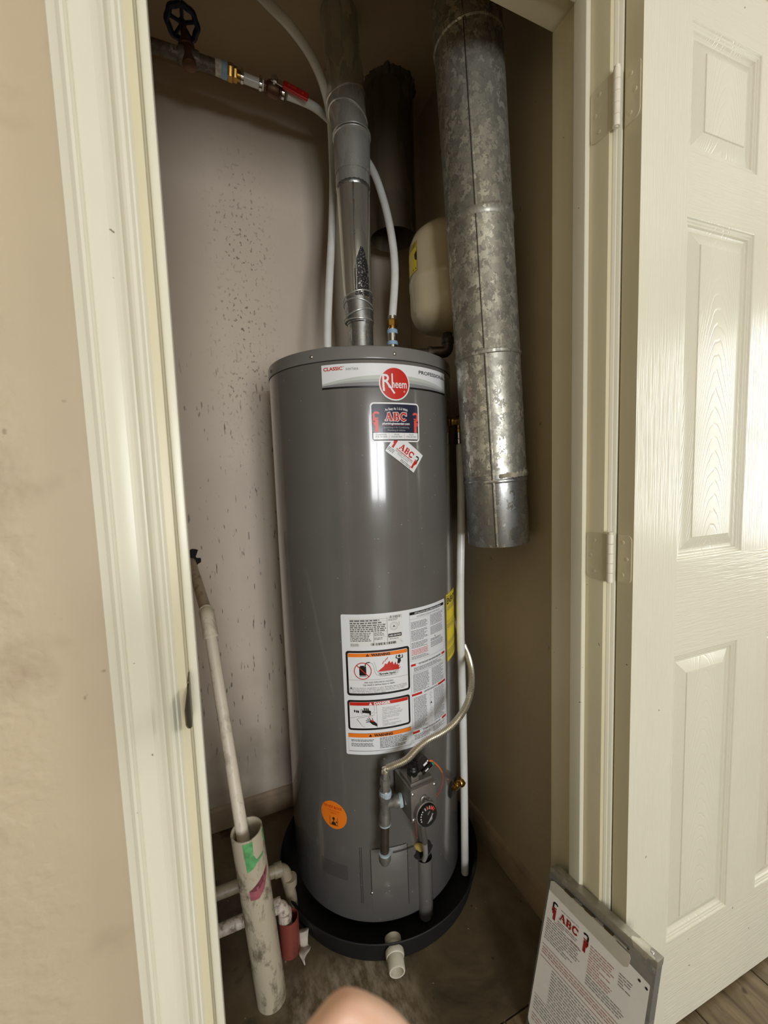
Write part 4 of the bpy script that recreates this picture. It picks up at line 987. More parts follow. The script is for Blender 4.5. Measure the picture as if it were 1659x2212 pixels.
# water-heater pan
PC = (.418, 1.120)
pan = thing('drain_pan', (*PC, 0), 'round black plastic drain pan under the grey water heater', 'drain pan')
b = bmesh.new(); lathe(b, [(.0008, .001), (.0008, .284), (.003, .288), (.052, .294), (.058, .3015), (.0625, .3022), (.0640, .3005), (.0600, .2965), (.054, .2915), (.008, .284), (.004, .001)], (*PC, 0), (0, 0, 1), 120, False); fin(b, 'pan_body', M_PAN, pan)
pd = (V((.331, .800, 0))-V((*PC, 0))).normalized(); p0 = V((*PC, .036))+pd*.268; dx = (pd+V((0, 0, -.09))).normalized()
b = bmesh.new(); lathe(b, [(0, .012), (0, .0205), (.012, .0205), (.014, .016), (.020, .016)], p0, dx, 20); fin(b, 'inside_nut', M_WPVC, pan)
b = bmesh.new(); lathe(b, [(.020, .0160), (.027, .0160), (.0275, .0225), (.036, .0230), (.040, .0215), (.041, .0200), (.066, .0195), (.068, .0185), (.068, .0155), (.05, .015), (.05, .001)], p0, dx, 28); fin(b, 'outlet_fitting', M_WPVC, pan, angle=30)

# ================================================================== FLUE
flue = thing('flue_pipe', (.4267, 1.14, 1.489), 'shiny narrow vent pipe rising from the centre of the water heater', 'flue pipe')
FL = [(.4002, 2.4489, .0481), (.4031, 2.3996, .0480), (.4058, 2.344, .0486), (.4084, 2.2877, .0492)]
b = bmesh.new(); tube(b, [(.399, 1.14, 2.419), (.4084, 1.14, 2.280)], .0488, 40); fin(b, 'upper_pipe', M_FLUE, flue)
b = bmesh.new(); box(b, (.3870, 1.0905, 2.29), (.3885, 1.094, 2.418)); fin(b, 'pipe_seam', M_FLUE, flue)
def sect(pts, nm_, m, seg=40, cap=False):
    b = bmesh.new(); tube(b, [p[:3] for p in pts], [p[3] for p in pts], seg, cap); return fin(b, nm_, m, flue, angle=28)
def seg_tilt(z0, z1, x0, x1, t0, t1, r, r1=None):   # cylinder whose end cuts are tilted: an elbow gore
    b = bmesh.new(); n = 40; A, B = [], []
    for i in range(n):
        a = 2*math.pi*i/n; c_, s_ = math.cos(a), math.sin(a)
        A.append(b.verts.new((x0+r*c_, 1.14+r*s_, z0+t0[0]*r*c_+t0[1]*r*s_))); B.append(b.verts.new((x1+(r1 or r)*c_, 1.14+(r1 or r)*s_, z1+t1[0]*r*c_+t1[1]*r*s_)))
    bridge(b, A, B)
    return b
def bead(z, x, t, r, h=.003, nm_='elbow_bead'):
    b = bmesh.new(); n = 40; rows = []
    for dz, dr in ((-h, 0), (-h*.6, h*.8), (0, h), (h*.6, h*.8), (h, 0)):
        rows.append([b.verts.new((x+(r+dr)*math.cos(2*math.pi*i/n), 1.14+(r+dr)*math.sin(2*math.pi*i/n), z+dz+t[0]*r*math.cos(2*math.pi*i/n)+t[1]*r*math.sin(2*math.pi*i/n))) for i in range(n)])
    for a_, c_ in zip(rows, rows[1:]): bridge(b, a_, c_)
    fin(b, nm_, M_FLUE, flue)
for z0_, z1_, x0_, x1_, t0_, t1_, r0_, r1_ in ((2.2150, 2.2930, .4100, .4080, (.28, .05), (0, 0), .0510, .0512), (2.1620, 2.2160, .4140, .4100, (-.35, -.1), (.28, .05), .0520, .0510), (2.1200, 2.1630, .4230, .4140, (0, 0), (-.35, -.1), .0512, .0520)):
    fin(seg_tilt(z0_, z1_, x0_, x1_, t0_, t1_, r0_, r1_), 'elbow_gore', M_FLUE, flue)
bead(2.2155, .4100, (.28, .05), .0505); bead(2.1625, .4142, (-.35, -.1), .0515); bead(2.1210, .4232, (0, 0), .0508, .0022); bead(2.1145, .4232, (0, 0), .0502, .0026)
sect([(.4232, 1.14, 2.113, .0500), (.4222, 1.14, 2.030, .0488), (.4220, 1.14, 2.016, .0486)], 'elbow_collar', M_FLUE)
b = bmesh.new(); n = 48; A, B = [], []
for i in range(n):
    a = 2*math.pi*i/n; rr = .0470+.0009*(i % 2); A.append(b.verts.new((.4218+rr*math.cos(a), 1.14+rr*math.sin(a), 2.020))); B.append(b.verts.new((.4214+(rr-.0008)*math.cos(a), 1.14+(rr-.0008)*math.sin(a), 1.985)))
bridge(b, A, B); fin(b, 'crimped_end', M_FLUE, flue)
sect([(.4214, 1.14, 1.988, .0462), (.4214, 1.14, 1.984, .0475), (.4214, 1.14, 1.980, .0475), (.4214, 1.14, 1.976, .0458)], 'crimp_bead', M_DUCT2)
sect([(.4214, 1.14, 1.978, .0455), (.4221, 1.14, 1.832, .0430), (.4224, 1.14, 1.713, .0410), (.4232, 1.14, 1.690, .0405)], 'taper_pipe', M_TAPER, 56)
# folded lock seam running down the tapered pipe
b = bmesh.new(); box(b, (-.0014, -.0012, 0), (.0014, 0, .275), 0, Matrix.Translation((.4055, 1.099, 1.70)) @ Matrix.Rotation(R_(1.0), 4, 'X')); fin(b, 'lock_seam', M_DUCT2, flue)
# dark patch with pale speckles laid over the pipe
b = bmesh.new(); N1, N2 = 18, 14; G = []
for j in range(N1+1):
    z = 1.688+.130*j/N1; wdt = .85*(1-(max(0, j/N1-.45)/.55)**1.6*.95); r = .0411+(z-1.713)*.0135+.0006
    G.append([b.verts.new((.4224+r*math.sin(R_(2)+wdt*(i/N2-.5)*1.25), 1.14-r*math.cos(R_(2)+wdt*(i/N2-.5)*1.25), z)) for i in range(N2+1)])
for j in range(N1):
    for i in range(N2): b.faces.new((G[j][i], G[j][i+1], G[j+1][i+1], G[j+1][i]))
def speckle_mat():
    t = NT('dark_speckled_patch'); v = t.obj()
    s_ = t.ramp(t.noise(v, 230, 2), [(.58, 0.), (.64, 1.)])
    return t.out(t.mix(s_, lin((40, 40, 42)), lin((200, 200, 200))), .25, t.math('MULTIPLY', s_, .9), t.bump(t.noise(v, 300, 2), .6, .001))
fin(b, 'speckled_patch', speckle_mat(), flue, recalc=False)
for z_, t_, r_ in ((1.692, (.1, -.25), .0412), (1.668, (-.22, -.2), .0412), (1.645, (.25, -.2), .0405), (1.628, (.0, 0), .0395)):
    bead(z_, .4245, t_, r_, .0022, 'adapter_bead')
sect([(.4232, 1.14, 1.695, .0408), (.4242, 1.14, 1.674, .0402), (.4262, 1.14, 1.640, .0392), (.428, 1.14, 1.624, .0388), (.428, 1.14, 1.620, .0365), (.428, 1.14, 1.606, .0359), (.4267, 1.14, 1.500, .0359)], 'lower_adapter', M_DUCT2, 48)
sect([(.4267, 1.14, 1.512, .037), (.4267, 1.14, 1.500, .048), (.4267, 1.14, 1.489, .062)], 'draft_collar', M_LID, 48)
for zz, a_ in ((2.272, (-170, -8)), (1.700, (-2, 60, 178)), (1.532, (-150, 150, 40, -40))):
    for a in a_:
        r = .051 if zz > 2 else .0405 if zz > 1.6 else .0362
        xx = .4088 if zz > 2 else .4240 if zz > 1.6 else .4267
        if zz > 2: a = {-170: -95, -8: 75}[a]
        elif a == 60: a = 80
        p = V((xx+r*math.sin(R_(a)), 1.14-r*math.cos(R_(a)), zz)); b = bmesh.new(); lathe(b, [(0, .0045), (.0012, .0045), (.0015, .003), (.004, .0026)], p, V((math.sin(R_(a)), -math.cos(R_(a)), 0)), 8); fin(b, 'sheet_screw', M_ZINC, flue)

# ================================================================== BIG DUCT and old STUB
duct = thing('air_duct', (.660, .828, 1.012), 'wide spangled galvanised duct hanging beside the right closet wall', 'duct')
DA, DB = V((.6585, .826, 1.016)), V((.572, .828, 2.419))
dd = (DB-DA).normalized()
b = bmesh.new(); lathe(b, [(0, .0738), (.0006, .0742), (.176, .0742)], DA, dd, 56, False); lathe(b, [(0, .0736), (.17, .0736)], DA, dd, 56, False); fin(b, 'end_section', M_DUCT2, duct)
L_ = (DB-DA).length
b = bmesh.new(); lathe(b, [(.168, .0752), (.1685, .0756), (.44, .0750), (.442, .0775), (.448, .0778), (.454, .0752), (.73, .0750), (.732, .0764), (.738, .0775), (.744, .0775), (.750, .0758), (.752, .0750), (1.105, .0750), (1.108, .0772), (1.116, .0775), (1.124, .0752), (L_, .0750)], DA, dd, 64, False); fin(b, 'main_section', M_DUCT, duct, angle=25)
b = bmesh.new(); lathe(b, [(.150, .0748), (.153, .0768), (.157, .0768), (.160, .0748)], DA, dd, 56, False); fin(b, 'stop_bead', M_DUCT2, duct)
# ragged sealant torn round the joint
u_, v_ = frame_for(dd); b = bmesh.new(); rn = random.Random(9); prev = None
for i in range(60):
    a = R_(-30+135*i/59); o_ = V((math.sin(a), -math.cos(a), 0)); o_ = (o_-dd*o_.dot(dd)).normalized()
    lo_, hi_ = .163-rn.random()*.003, .170+rn.random()*.012*math.sin(math.pi*i/59)+.001
    row = [b.verts.new(DA+dd*lo_+o_*.0762), b.verts.new(DA+dd*(lo_+hi_)/2+o_*(.0775+rn.random()*.0015)), b.verts.new(DA+dd*hi_+o_*.0760)]
    if prev:
        for k in range(2): b.faces.new((prev[k], row[k], row[k+1], prev[k+1]))
    prev = row
fin(b, 'torn_sealant', plain('grey_duct_sealant', (150, 142, 124), .7, .2, .4, 70, bumpy=.6), duct)
sa = R_(-43); so = V((math.sin(sa), -math.cos(sa), 0)); so = (so-dd*so.dot(dd)).normalized(); st_ = dd.cross(so)
SM = Matrix((st_, so, dd)).transposed().to_4x4(); SM.translation = DA
b = bmesh.new(); box(b, (.0008, .0735, .002), (.0052, .0764, L_), .0008, SM); fin(b, 'lock_seam', M_DUCT, duct)
b = bmesh.new(); box(b, (-.0010, .0735, .002), (.0006, .07595, L_), 0, SM); fin(b, 'seam_shadow_gap', M_SEAM, duct)
SX, SY = .612, 1.292
stub = thing('vent_stub', (SX, SY, 1.965), 'dark soiled pipe stub hanging from the closet ceiling', 'pipe')
b = bmesh.new(); lathe(b, [(1.968, .0735), (1.966, .0750), (1.972, .0760), (2.419, .0760)], (SX, SY, 0), (0, 0, 1), 56, False); lathe(b, [(1.968, .0735), (2.419, .0735)], (SX, SY, 0), (0, 0, 1), 56, False); fin(b, 'pipe_wall', M_STUB, stub)
b = bmesh.new(); rn = random.Random(4); A, B, C_ = [], [], []
for i in range(72):
    a = 2*math.pi*i/72; k = .0775+.006*rn.random()+(.010 if i in (48, 49) else 0)
    A.append(b.verts.new((SX+.0762*math.cos(a), SY+.0762*math.sin(a), 2.402+.006*rn.random()))); B.append(b.verts.new((SX+k*math.cos(a), SY+k*math.sin(a), 2.4135))); C_.append(b.verts.new((SX+(k+.006)*math.cos(a), SY+(k+.006)*math.sin(a), 2.4198)))
bridge(b, A, B); bridge(b, B, C_); fin(b, 'ragged_cut_edge', M_STUB, stub)
b = bmesh.new(); lathe(b, [(2.06, .072), (2.061, .001)], (SX, SY, 0), (0, 0, 1), 32, False); fin(b, 'inner_blank', M_DARKHOLE, stub)

# ================================================================== EXPANSION TANK
TX, TY = .640, 1.016
tank = thing('expansion_tank', (TX, TY, 1.575), 'small almond expansion tank mounted behind the wide duct', 'tank')
b = bmesh.new(); lathe(b, [(1.580, .001), (1.581, .020), (1.586, .050), (1.596, .075), (1.612, .092), (1.630, .0995), (1.645, .1010), (1.694, .1012), (1.697, .1030), (1.716, .1030), (1.719, .1012), (1.790, .1010), (1.812, .0985), (1.832, .090), (1.848, .072), (1.858, .045), (1.8615, .015), (1.862, .001)], (TX, TY, 0), (0, 0, 1), 64, False); tk = fin(b, 'tank_shell', M_TANK, tank, angle=60)
def tmap(s_, z, h): a = s_/.101; return V((TX+(.1012+h)*math.sin(a), TY-(.1012+h)*math.cos(a), z))
D = Design(); t0, t1 = .101*R_(-128), .101*R_(-80)
D.rect(t0, 1.726, t1, 1.800, M_BLACKP, 0); D.rect(t0+.001, 1.727, t1-.001, 1.799, M_YELLOWP, 1)
for i in range(12): D.poly([(t1-.003-i*.007, 1.798), (t1-.0065-i*.007, 1.798), (t1-.0095-i*.007, 1.786), (t1-.006-i*.007, 1.786)], M_BLACKP, 2)
D.poly([(t1-.001, 1.752), (t1-.001, 1.777), (t1-.011, 1.770), (t1-.009, 1.757)], M_BLACKP, 2)
for i in range(3): D.poly([(t1-.008-i*.012, 1.731), (t1-.003-i*.012, 1.731), (t1-.0055-i*.012, 1.738)], M_BLACKP, 2)
D.build({'yellow_print': 'warning_label', 'black_print': 'warning_print'}, tmap, tk, cut=.004, base_h=.0003, step=.0002, mats_label={'yellow_print': 'yellow label with black markings'})
b = bmesh.new(); lathe(b, [(0, .014), (.012, .014), (.013, .017), (.020, .017)], (TX, TY, 1.582), (0, 0, -1), 8); fin(b, 'tank_neck', M_NIP, tank)
ep = thing('tank_supply_pipe', (.56, 1.06, 1.53), 'dark threaded pipe and elbow under the almond expansion tank', 'pipe')
ea, eb, ec = V((TX, TY, 1.563)), V((TX, TY, 1.530)), V((.524, 1.075, 1.531))
b = bmesh.new(); tube(b, bend([ea, eb, eb+(ec-eb)*.40], .026, 6), .0158, 18)
lathe(b, [(0, .0178), (.010, .0178)], ea+V((0, 0, .0)), (0, 0, -1), 18); dq = (ec-eb).normalized(); lathe(b, [(0, .0178), (.010, .0178)], eb+(ec-eb)*.34, dq, 18); fin(b, 'elbow', M_NIP, ep)
b = bmesh.new(); tube(b, [eb+(ec-eb)*.36, ec], .0128, 16); fin(b, 'nipple', M_NIP, ep)

# ================================================================== COLD AND HOT WATER LINES
PR = .0111
cold = thing('cold_water_line', (.505, 1.085, 1.53), 'milky plastic tube arching down to the right-hand top fitting of the heater', 'pipe')
cp = [(.262, 1.196, 2.225), (.300, 1.200, 2.226), (.345, 1.215, 2.232), (.3979, 1.2521, 2.2502-.008), (.4765, 1.285, 2.2250), (.5219, 1.2432, 2.1351), (.5321, 1.1834, 2.0105), (.5297, 1.128, 1.8766), (.5246, 1.1029, 1.7627), (.5045, 1.0872, 1.6281)]
b = bmesh.new(); tube(b, spline(cp, 10), PR, 18); fin(b, 'plastic_tube', M_PEX, cold)
b = bmesh.new(); lathe(b, [(0, .0125), (.006, .0125), (.007, .0135), (.010, .0135)], (.5045, 1.0870, 1.636), (0, 0, -1), 16); fin(b, 'crimp_ring', M_CHROME, cold)
b = bmesh.new(); hexa(b, (.503, 1.086, 1.626), (0, 0, -1), .0155, .018); lathe(b, [(0, .012), (.010, .012)], (.503, 1.086, 1.608), (0, 0, -1), 16); fin(b, 'brass_adapter', M_BRASS, cold)
b = bmesh.new(); lathe(b, [(0, .0145), (.004, .0155), (.010, .015), (.011, .0142)], (.5025, 1.0855, 1.598), (0, 0, -1), 20); fin(b, 'thread_tape', M_BLUEP, cold)
b = bmesh.new(); lathe(b, [(0, .0145), (.004, .0155), (.009, .015), (.010, .0142)], (.502, 1.085, 1.566), (0, 0, -1), 20); fin(b, 'thread_tape', M_BLUEP, cold)
b = bmesh.new(); lathe(b, [(0, .0135), (.072, .0135)], (.502, 1.085, 1.600), (0, 0, -1), 20); fin(b, 'steel_nipple', M_CHROME, cold)
hot = thing('hot_water_line', (.333, 1.16, 1.53), 'milky plastic tube rising from the left top fitting and curving overhead', 'pipe')
hp_ = [(.333, 1.160, 1.540), (.3375, 1.162, 1.62), (.3561, 1.1848, 1.7608), (.3788, 1.2165, 1.9077), (.3990, 1.2500, 2.0639), (.4000, 1.2480, 2.150), (.3829, 1.2001, 2.2102), (.3473, 1.1413, 2.2352), (.2992, 1.0861, 2.2438), (.2443, 1.0503, 2.2537), (.1973, 1.0452, 2.2774), (.155, 1.05, 2.312), (.115, 1.052, 2.36), (.09, 1.052, 2.419)]
b = bmesh.new(); tube(b, spline(hp_, 10), PR, 18); fin(b, 'plastic_tube', M_PEX, hot)
b = bmesh.new(); lathe(b, [(0, .0125), (.004, .014), (.012, .014), (.014, .0125), (.020, .0125)], (.333, 1.16, 1.535), (0, 0, 1), 16); fin(b, 'crimp_ring', M_CHROME, hot)
tpl = thing('relief_drain_tube', (.62, .95, .006), 'long pale plastic drain tube running straight down the right side of the heater', 'pipe')
b = bmesh.new(); rpb = rp+V((0, -.006, -.060)); tube(b, spline([rpb, (.650, .978, 1.10), (.633, .966, .80), (.629, .957, .50), (.625, .951, .25), (.620, .947, .012)], 10), PR, 18, False)
tube(b, spline([rpb, (.650, .978, 1.10), (.633, .966, .80), (.629, .957, .50), (.625, .951, .25), (.620, .947, .012)], 10), PR*.8, 14, True); fin(b, 'plastic_tube', M_PEX, tpl)

# galvanised supply pipe with gate valve and ball valve
gp = thing('supply_pipe', (XL, 1.2, 2.24), 'rusty galvanised supply pipe high up at the left wall', 'pipe')
b = bmesh.new(); tube(b, [(XL+.0005, 1.2, 2.242), (.004, 1.2, 2.2410)], .0145, 18); tube(b, [(.040, 1.2, 2.240), (.092, 1.2, 2.2390)], .0155, 18); fin(b, 'steel_pipe', M_GPIPE, gp)
b = bmesh.new(); lathe(b, [(0, .0185), (.003, .0195), (.012, .0195), (.016, .0175), (.030, .0185), (.042, .0195), (.047, .0185)], (-.001, 1.2, 2.240), (1, 0, 0), 12); fin(b, 'pipe_coupling', M_GPIPE, gp)
b = bmesh.new(); lathe(b, [(0, .0165), (.010, .0175), (.016, .0170)], (.083, 1.2, 2.239), (1, 0, 0), 18); fin(b, 'thread_sealant', plain('white_thread_sealant', (206, 198, 180), .7, 0, .3, 90, bumpy=.6), gp)
gvv = thing('gate_valve', (.022, 1.2, 2.235), 'bronze gate valve with dark blue spoked handwheel', 'valve')
bn = V((-.10, .14, 1)).normalized(); bc = V((.022, 1.2, 2.240))
b = bmesh.new(); lathe(b, [(-.024, .010), (-.020, .0170), (0, .0200), (.014, .0185), (.022, .0160), (.024, .0190), (.030, .0190), (.032, .0140), (.048, .0115), (.050, .0090), (.058, .0085)], bc, bn, 18)
fin(b, 'valve_body', M_BRONZE, gvv)
b = bmesh.new(); lathe(b, [(.052, .0045), (.094, .0040)], bc, bn, 10); hexa(b, bc+bn*.058, bn, .009, .010); fin(b, 'stem', M_BRONZE, gvv)
wc = bc+bn*.088; wn = (bn+V((0, .22, 0))).normalized(); wu, wv_ = frame_for(wn); b = bmesh.new()
pts_ = [wc+wu*(.0340*math.cos(2*math.pi*i/40)*(1+.045*math.cos(8*2*math.pi*i/40)))+wv_*(.0340*math.sin(2*math.pi*i/40)*(1+.045*math.cos(8*2*math.pi*i/40))) for i in range(41)]
tube(b, pts_, .0068, 10, False); lathe(b, [(-.005, .009), (.005, .009)], wc, wn, 14)
for i in range(5):
    a = 2*math.pi*i/5; e = wu*math.cos(a)+wv_*math.sin(a); tube(b, [wc+e*.006, wc+e*.032-wn*.001], .0042, 8)
fin(b, 'handwheel', M_BLUEWHEEL, gvv)
bv = thing('ball_valve', (.2, 1.2, 2.23), 'red-handled ball valve with blue thread tape on the supply pipe', 'valve')
ax0 = V((.098, 1.2, 2.239)); axd = V((.258, 1.197, 2.226))-ax0; La = axd.length; axd.normalize()
def AX(t): return ax0+axd*t
b = bmesh.new(); lathe(b, [(0, .0178), (.003, .0185), (.013, .0180), (.015, .0165)], AX(0), axd, 20); fin(b, 'thread_tape', M_BLUEP, bv)
b = bmesh.new(); hexa(b, AX(.015), axd, .0190, .012); hexa(b, AX(.028), axd, .0165, .010); lathe(b, [(0, .0120), (.010, .0120)], AX(.036), axd, 16); fin(b, 'brass_adapter', M_BRASS, bv)
for t in (.046, .092, .150):
    b = bmesh.new(); lathe(b, [(0, .0128), (.001, .0140), (.007, .0140), (.008, .0128)], AX(t), axd, 16); box(b, AX(t)+V((.001, -.005, .012)), AX(t)+V((.007, .002, .019)), .001); fin(b, 'crimp_ring', M_CHROME, bv)
b = bmesh.new(); tube(b, [AX(.044), AX(.104)], .0115, 16); fin(b, 'tube_stub', M_PEX, bv)
b = bmesh.new(); lathe(b, [(0, .010), (.006, .011), (.010, .0165), (.018, .0185), (.030, .0185), (.038, .0165), (.042, .011), (.050, .010)], AX(.104), axd, 18); fin(b, 'valve_body', M_BRONZE, bv)
stp = AX(.129); sn = V((0, -.97, .20)).normalized()
b = bmesh.new(); lathe(b, [(0, .008), (.024, .007)], stp, sn, 12); hexa(b, stp+sn*.024, sn, .0085, .007); fin(b, 'stem_nut', M_CHROME, bv)
hd = V((.95, -.12, -.23)).normalized(); hd = (hd-sn*hd.dot(sn)).normalized(); hw_ = sn.cross(hd)
HM = Matrix((hd, hw_, sn)).transposed().to_4x4(); HM.translation = stp+sn*.0235
b = bmesh.new(); box(b, (-.008, -.008, -.001), (.026, .008, .0015), .0008, HM); fin(b, 'lever', M_CHROME, bv)
b = bmesh.new(); box(b, (.022, -.0110, -.003), (.090, .0110, .005), .0035, HM, seg=4); lev = fin(b, 'lever_grip', M_REDPLAST, bv)
D = Design(); D.lines(.034, .003, .060, 1, .006, M_PINKP, 0, .6); D.disc(.074, 0, .003, .003, M_PINKP, 0, 12)
D.build({'coral_print': 'embossed_mark'}, lambda x, y, h: HM @ V((x, y, .0051+h)), lev)

# ================================================================== GAS SUPPLY
gas = thing('gas_drip_leg', tuple(HP(-16.5, .30, .255)), 'grey pipe tee and capped drip leg left of the gas control valve', 'pipe fitting')
def GP(z): a = -15.7-(.498-z)*7.9; return HP(a, .300, z)
b = bmesh.new(); lathe(b, [(0, .0095), (.012, .0105), (.014, .0135), (.026, .0140), (.028, .0115), (.050, .0115)], GP(.490), (GP(.40)-GP(.49)), 8); fin(b, 'flare_adapter', M_TEE, gas)
b = bmesh.new(); lathe(b, [(0, .0120), (.006, .0150), (.018, .0150), (.022, .0128), (.052, .0125), (.058, .0130), (.078, .0145), (.086, .0145)], GP(.448), (GP(.36)-GP(.448)), 20)
bs = GP(.412); be = GM @ V((-.0365, .040, .414)); bd = (be-bs).normalized(); lathe(b, [(0, .0115), (.020, .0120), (.024, .0148), (.034, .0148)], bs, bd, 18); fin(b, 'tee', M_TEE, gas)
b = bmesh.new(); lathe(b, [(0, .0138), (.005, .0154), (.013, .0150), (.017, .0140)], GP(.446), (0, 0, -1), 18); fin(b, 'thread_sealant', M_PALEBLUE, gas)
b = bmesh.new(); lathe(b, [(0, .0150), (.004, .0162), (.008, .0150)], bs+bd*.034, bd, 18)
fin(b, 'thread_sealant', M_PALEBLUE, gas)
for z_ in (.3645, .2880):
    b = bmesh.new(); lathe(b, [(0, .0118), (.0015, .0148), (.0050, .0146), (.006, .0120)], GP(z_), (0, 0, -1), 18); fin(b, 'tape_ring', M_PALEBLUE, gas)
b = bmesh.new(); tube(b, [GP(.366), GP(.282)], .0107, 18); fin(b, 'nipple', M_NIP, gas)
b = bmesh.new(); tube(b, [bs+bd*.036, be], .0107, 16); fin(b, 'nipple', M_NIP, gas)
b = bmesh.new(); lathe(b, [(0, .0145), (.004, .0150), (.018, .0142), (.026, .0105), (.029, .004), (.0295, .001)], GP(.284), (0, 0, -1), 18); fin(b, 'end_cap', M_TEE, gas)
b = bmesh.new(); hexa(b, bs+bd*.046, bd, .0170, .016); fin(b, 'hex_bushing', M_DIECAST, gas)
fx_ = thing('gas_connector', tuple(GP(.495)), 'corrugated steel flexible gas connector curling past the heater label', 'gas hose')
P = [GP(.489), GP(.499)]+[V(p) for p in [(0.344, 0.8468, 0.5003), (0.3584, 0.8382, 0.5084), (0.3846, 0.8262, 0.5219), (0.4105, 0.8178, 0.5482), (0.4358, 0.811, 0.5656), (0.4647, 0.8062, 0.575), (0.4968, 0.8057, 0.586), (0.5269, 0.8109, 0.6019), (0.5581, 0.8265, 0.6177), (0.5857, 0.8496, 0.6398), (0.6136, 0.8888, 0.6596), (0.6377, 0.934, 0.6694), (0.6629, 0.9891, 0.6725), (0.6779, 1.0329, 0.6848)]]+[V((.730, 1.235, .775))]
sp_ = spline(P, 24); dist = [0]
for i in range(1, len(sp_)): dist.append(dist[-1]+(sp_[i]-sp_[i-1]).length)
n_ = int(dist[-1]/.0007); q_, rr_ = [], []; k = 0
for i in range(n_):
    s_ = dist[-1]*i/n_
    while dist[k+1] < s_: k += 1
    t = (s_-dist[k])/(dist[k+1]-dist[k]+1e-9); q_.append(sp_[k].lerp(sp_[k+1], t)); rr_.append(.0070+.0018*math.sin(2*math.pi*i/6.0))
b = bmesh.new(); tube(b, q_, rr_, 14); fin(b, 'corrugated_tube', M_STEELFLEX, fx_)

# ================================================================== DRAIN PIPES AT LEFT
pv = thing('condensate_drain', (.018, .885, .40), 'slim white drain pipe with elbow sloping into the wide standpipe', 'pipe')
h0, e0, e1_ = V((-.070, 1.4415, .936)), V((-.0245, 1.055, .866)), V((.0185, .884, .400))
b = bmesh.new(); tube(b, [h0, e0.lerp(h0, .07)], .0134, 20); fin(b, 'wall_pipe', pvc('browned_pvc', (176, 158, 130), .7, (96, 72, 50), 26), pv)
b = bmesh.new(); tube(b, bend([e0.lerp(h0, .09), e0, e0.lerp(e1_, .095)], .03, 7), .0168, 22); lathe(b, [(0, .0175), (.004, .0180), (.006, .0172)], e0.lerp(e1_, .088), e1_-e0, 22); lathe(b, [(0, .0172), (.004, .0178), (.006, .0172)], e0.lerp(h0, .085), e0-h0, 22); fin(b, 'elbow', M_PVC, pv)
b = bmesh.new(); tube(b, [e0.lerp(e1_, .05), e1_], .0134, 20); fin(b, 'drop_pipe', M_PVC, pv)
b = bmesh.new(); rn = random.Random(2); P = []
for i in range(26): a = 2*math.pi*i/26; k = .018+.012*rn.random()+(.012 if 3 < i < 9 else 0); P.append(b.verts.new((-.070+k*math.cos(a), 1.4412, .938+k*1.05*math.sin(a))))
b.faces.new(P); tag(fin(b, 'pipe_hole', M_DARKHOLE, wall_back, smooth=False))
sp2 = thing('standpipe', (.055, .895, 0), 'wide dirty white standpipe with green and magenta marks, open at the top', 'pipe')
s0, s1 = V((.055, .895, .0)), V((.0245, .880, .442)); sdn = (s1-s0).normalized(); SL = (s1-s0).length
b = bmesh.new(); lathe(b, [(0, .0330), (SL-.001, .0330), (SL, .0322), (SL, .0300), (SL-.001, .0293), (SL-.15, .0290), (SL-.15, .001)], s0, sdn, 40); stp_ = fin(b, 'pipe_wall', M_STAND, sp2)
su = V((1, 0, 0))-sdn*sdn.x; su.normalize(); sv = sdn.cross(su)   # sv ~ +Y
def smap(s_, z, h):
    a = s_/.033; o_ = su*math.sin(a)-sv*math.cos(a); return s0+sdn*z+o_*(.0330+h)
def marker(name, bm_pts, mat, m2):
    D = Design(); D.poly(bm_pts, mat, 1); D.build({mat.name: name}, smap, m2, cut=.004, base_h=.0002)
D = Design(); D.poly([(-.012, SL-.004), (-.010, SL-.072), (.004, SL-.066), (.012, SL-.058), (.030, SL-.052), (.031, SL-.046), (.012, SL-.050), (.007, SL-.035), (.009, SL-.004)][::-1], M_GREENP, 1)
D.poly([(.036, SL-.002), (.037, SL-.030), (.044, SL-.040), (.046, SL-.002)], M_GREENP, 1)
D.build({'green_marker': 'green_mark'}, smap, stp_, cut=.004, base_h=.0003)
D = Design(); D.poly([(-.012, SL-.140), (.006, SL-.142), (.020, SL-.128), (.034, SL-.098), (.036, SL-.084), (.022, SL-.108), (.006, SL-.122), (-.012, SL-.118)], M_MAGP, 1); D.build({'magenta_marker': 'magenta_mark'}, smap, stp_, cut=.004, base_h=.0003)
# two low lines running to the left
def lowline(name, lab, pts, r, m, ring_=True):
    t_ = thing(name, tuple(V(pts[-1])), lab, 'pipe')
    b = bmesh.new(); tube(b, bend(pts, .022, 6), r, 18); fin(b, 'pipe_run', m, t_); return t_
lp = lowline('low_drain_pipe', 'dusty grey pipe and elbow low behind the standpipe, the rear of two', [(XL+.0005, 1.062, .142), (.118, 1.056, .146), (.132, 1.050, .060), (.133, 1.050, .001)], .0150, M_PVCD)
b = bmesh.new(); lathe(b, [(0, .0175), (.020, .0175)], (.092, 1.0565, .1455), (1, 0, 0), 18); lathe(b, [(0, .0175), (.020, .0175)], (.131, 1.050, .118), (0, 0, -1), 18); fin(b, 'elbow_socket', M_PVCD, lp)
lp = lowline('low_copper_pipe', 'crusted pipe elbow low behind the standpipe, the front of two', [(XL+.0005, .985, .122), (.100, .978, .128), (.107, .975, .070)], .0140, M_CRUST)
b = bmesh.new(); lathe(b, [(0, .0165), (.018, .0175), (.022, .0165)], (.074, .9785, .1275), (1, 0, 0), 14); lathe(b, [(0, .0168), (.018, .0172), (.030, .0150), (.052, .0142)], (.1035, .9755, .108), (0, 0, -1), 14); fin(b, 'crusted_elbow', M_CRUST, lp)
rp_ = thing('red_sleeve', (.112, .975, 0), 'short red-primed pipe sleeve standing on the floor beside the standpipe', 'pipe')
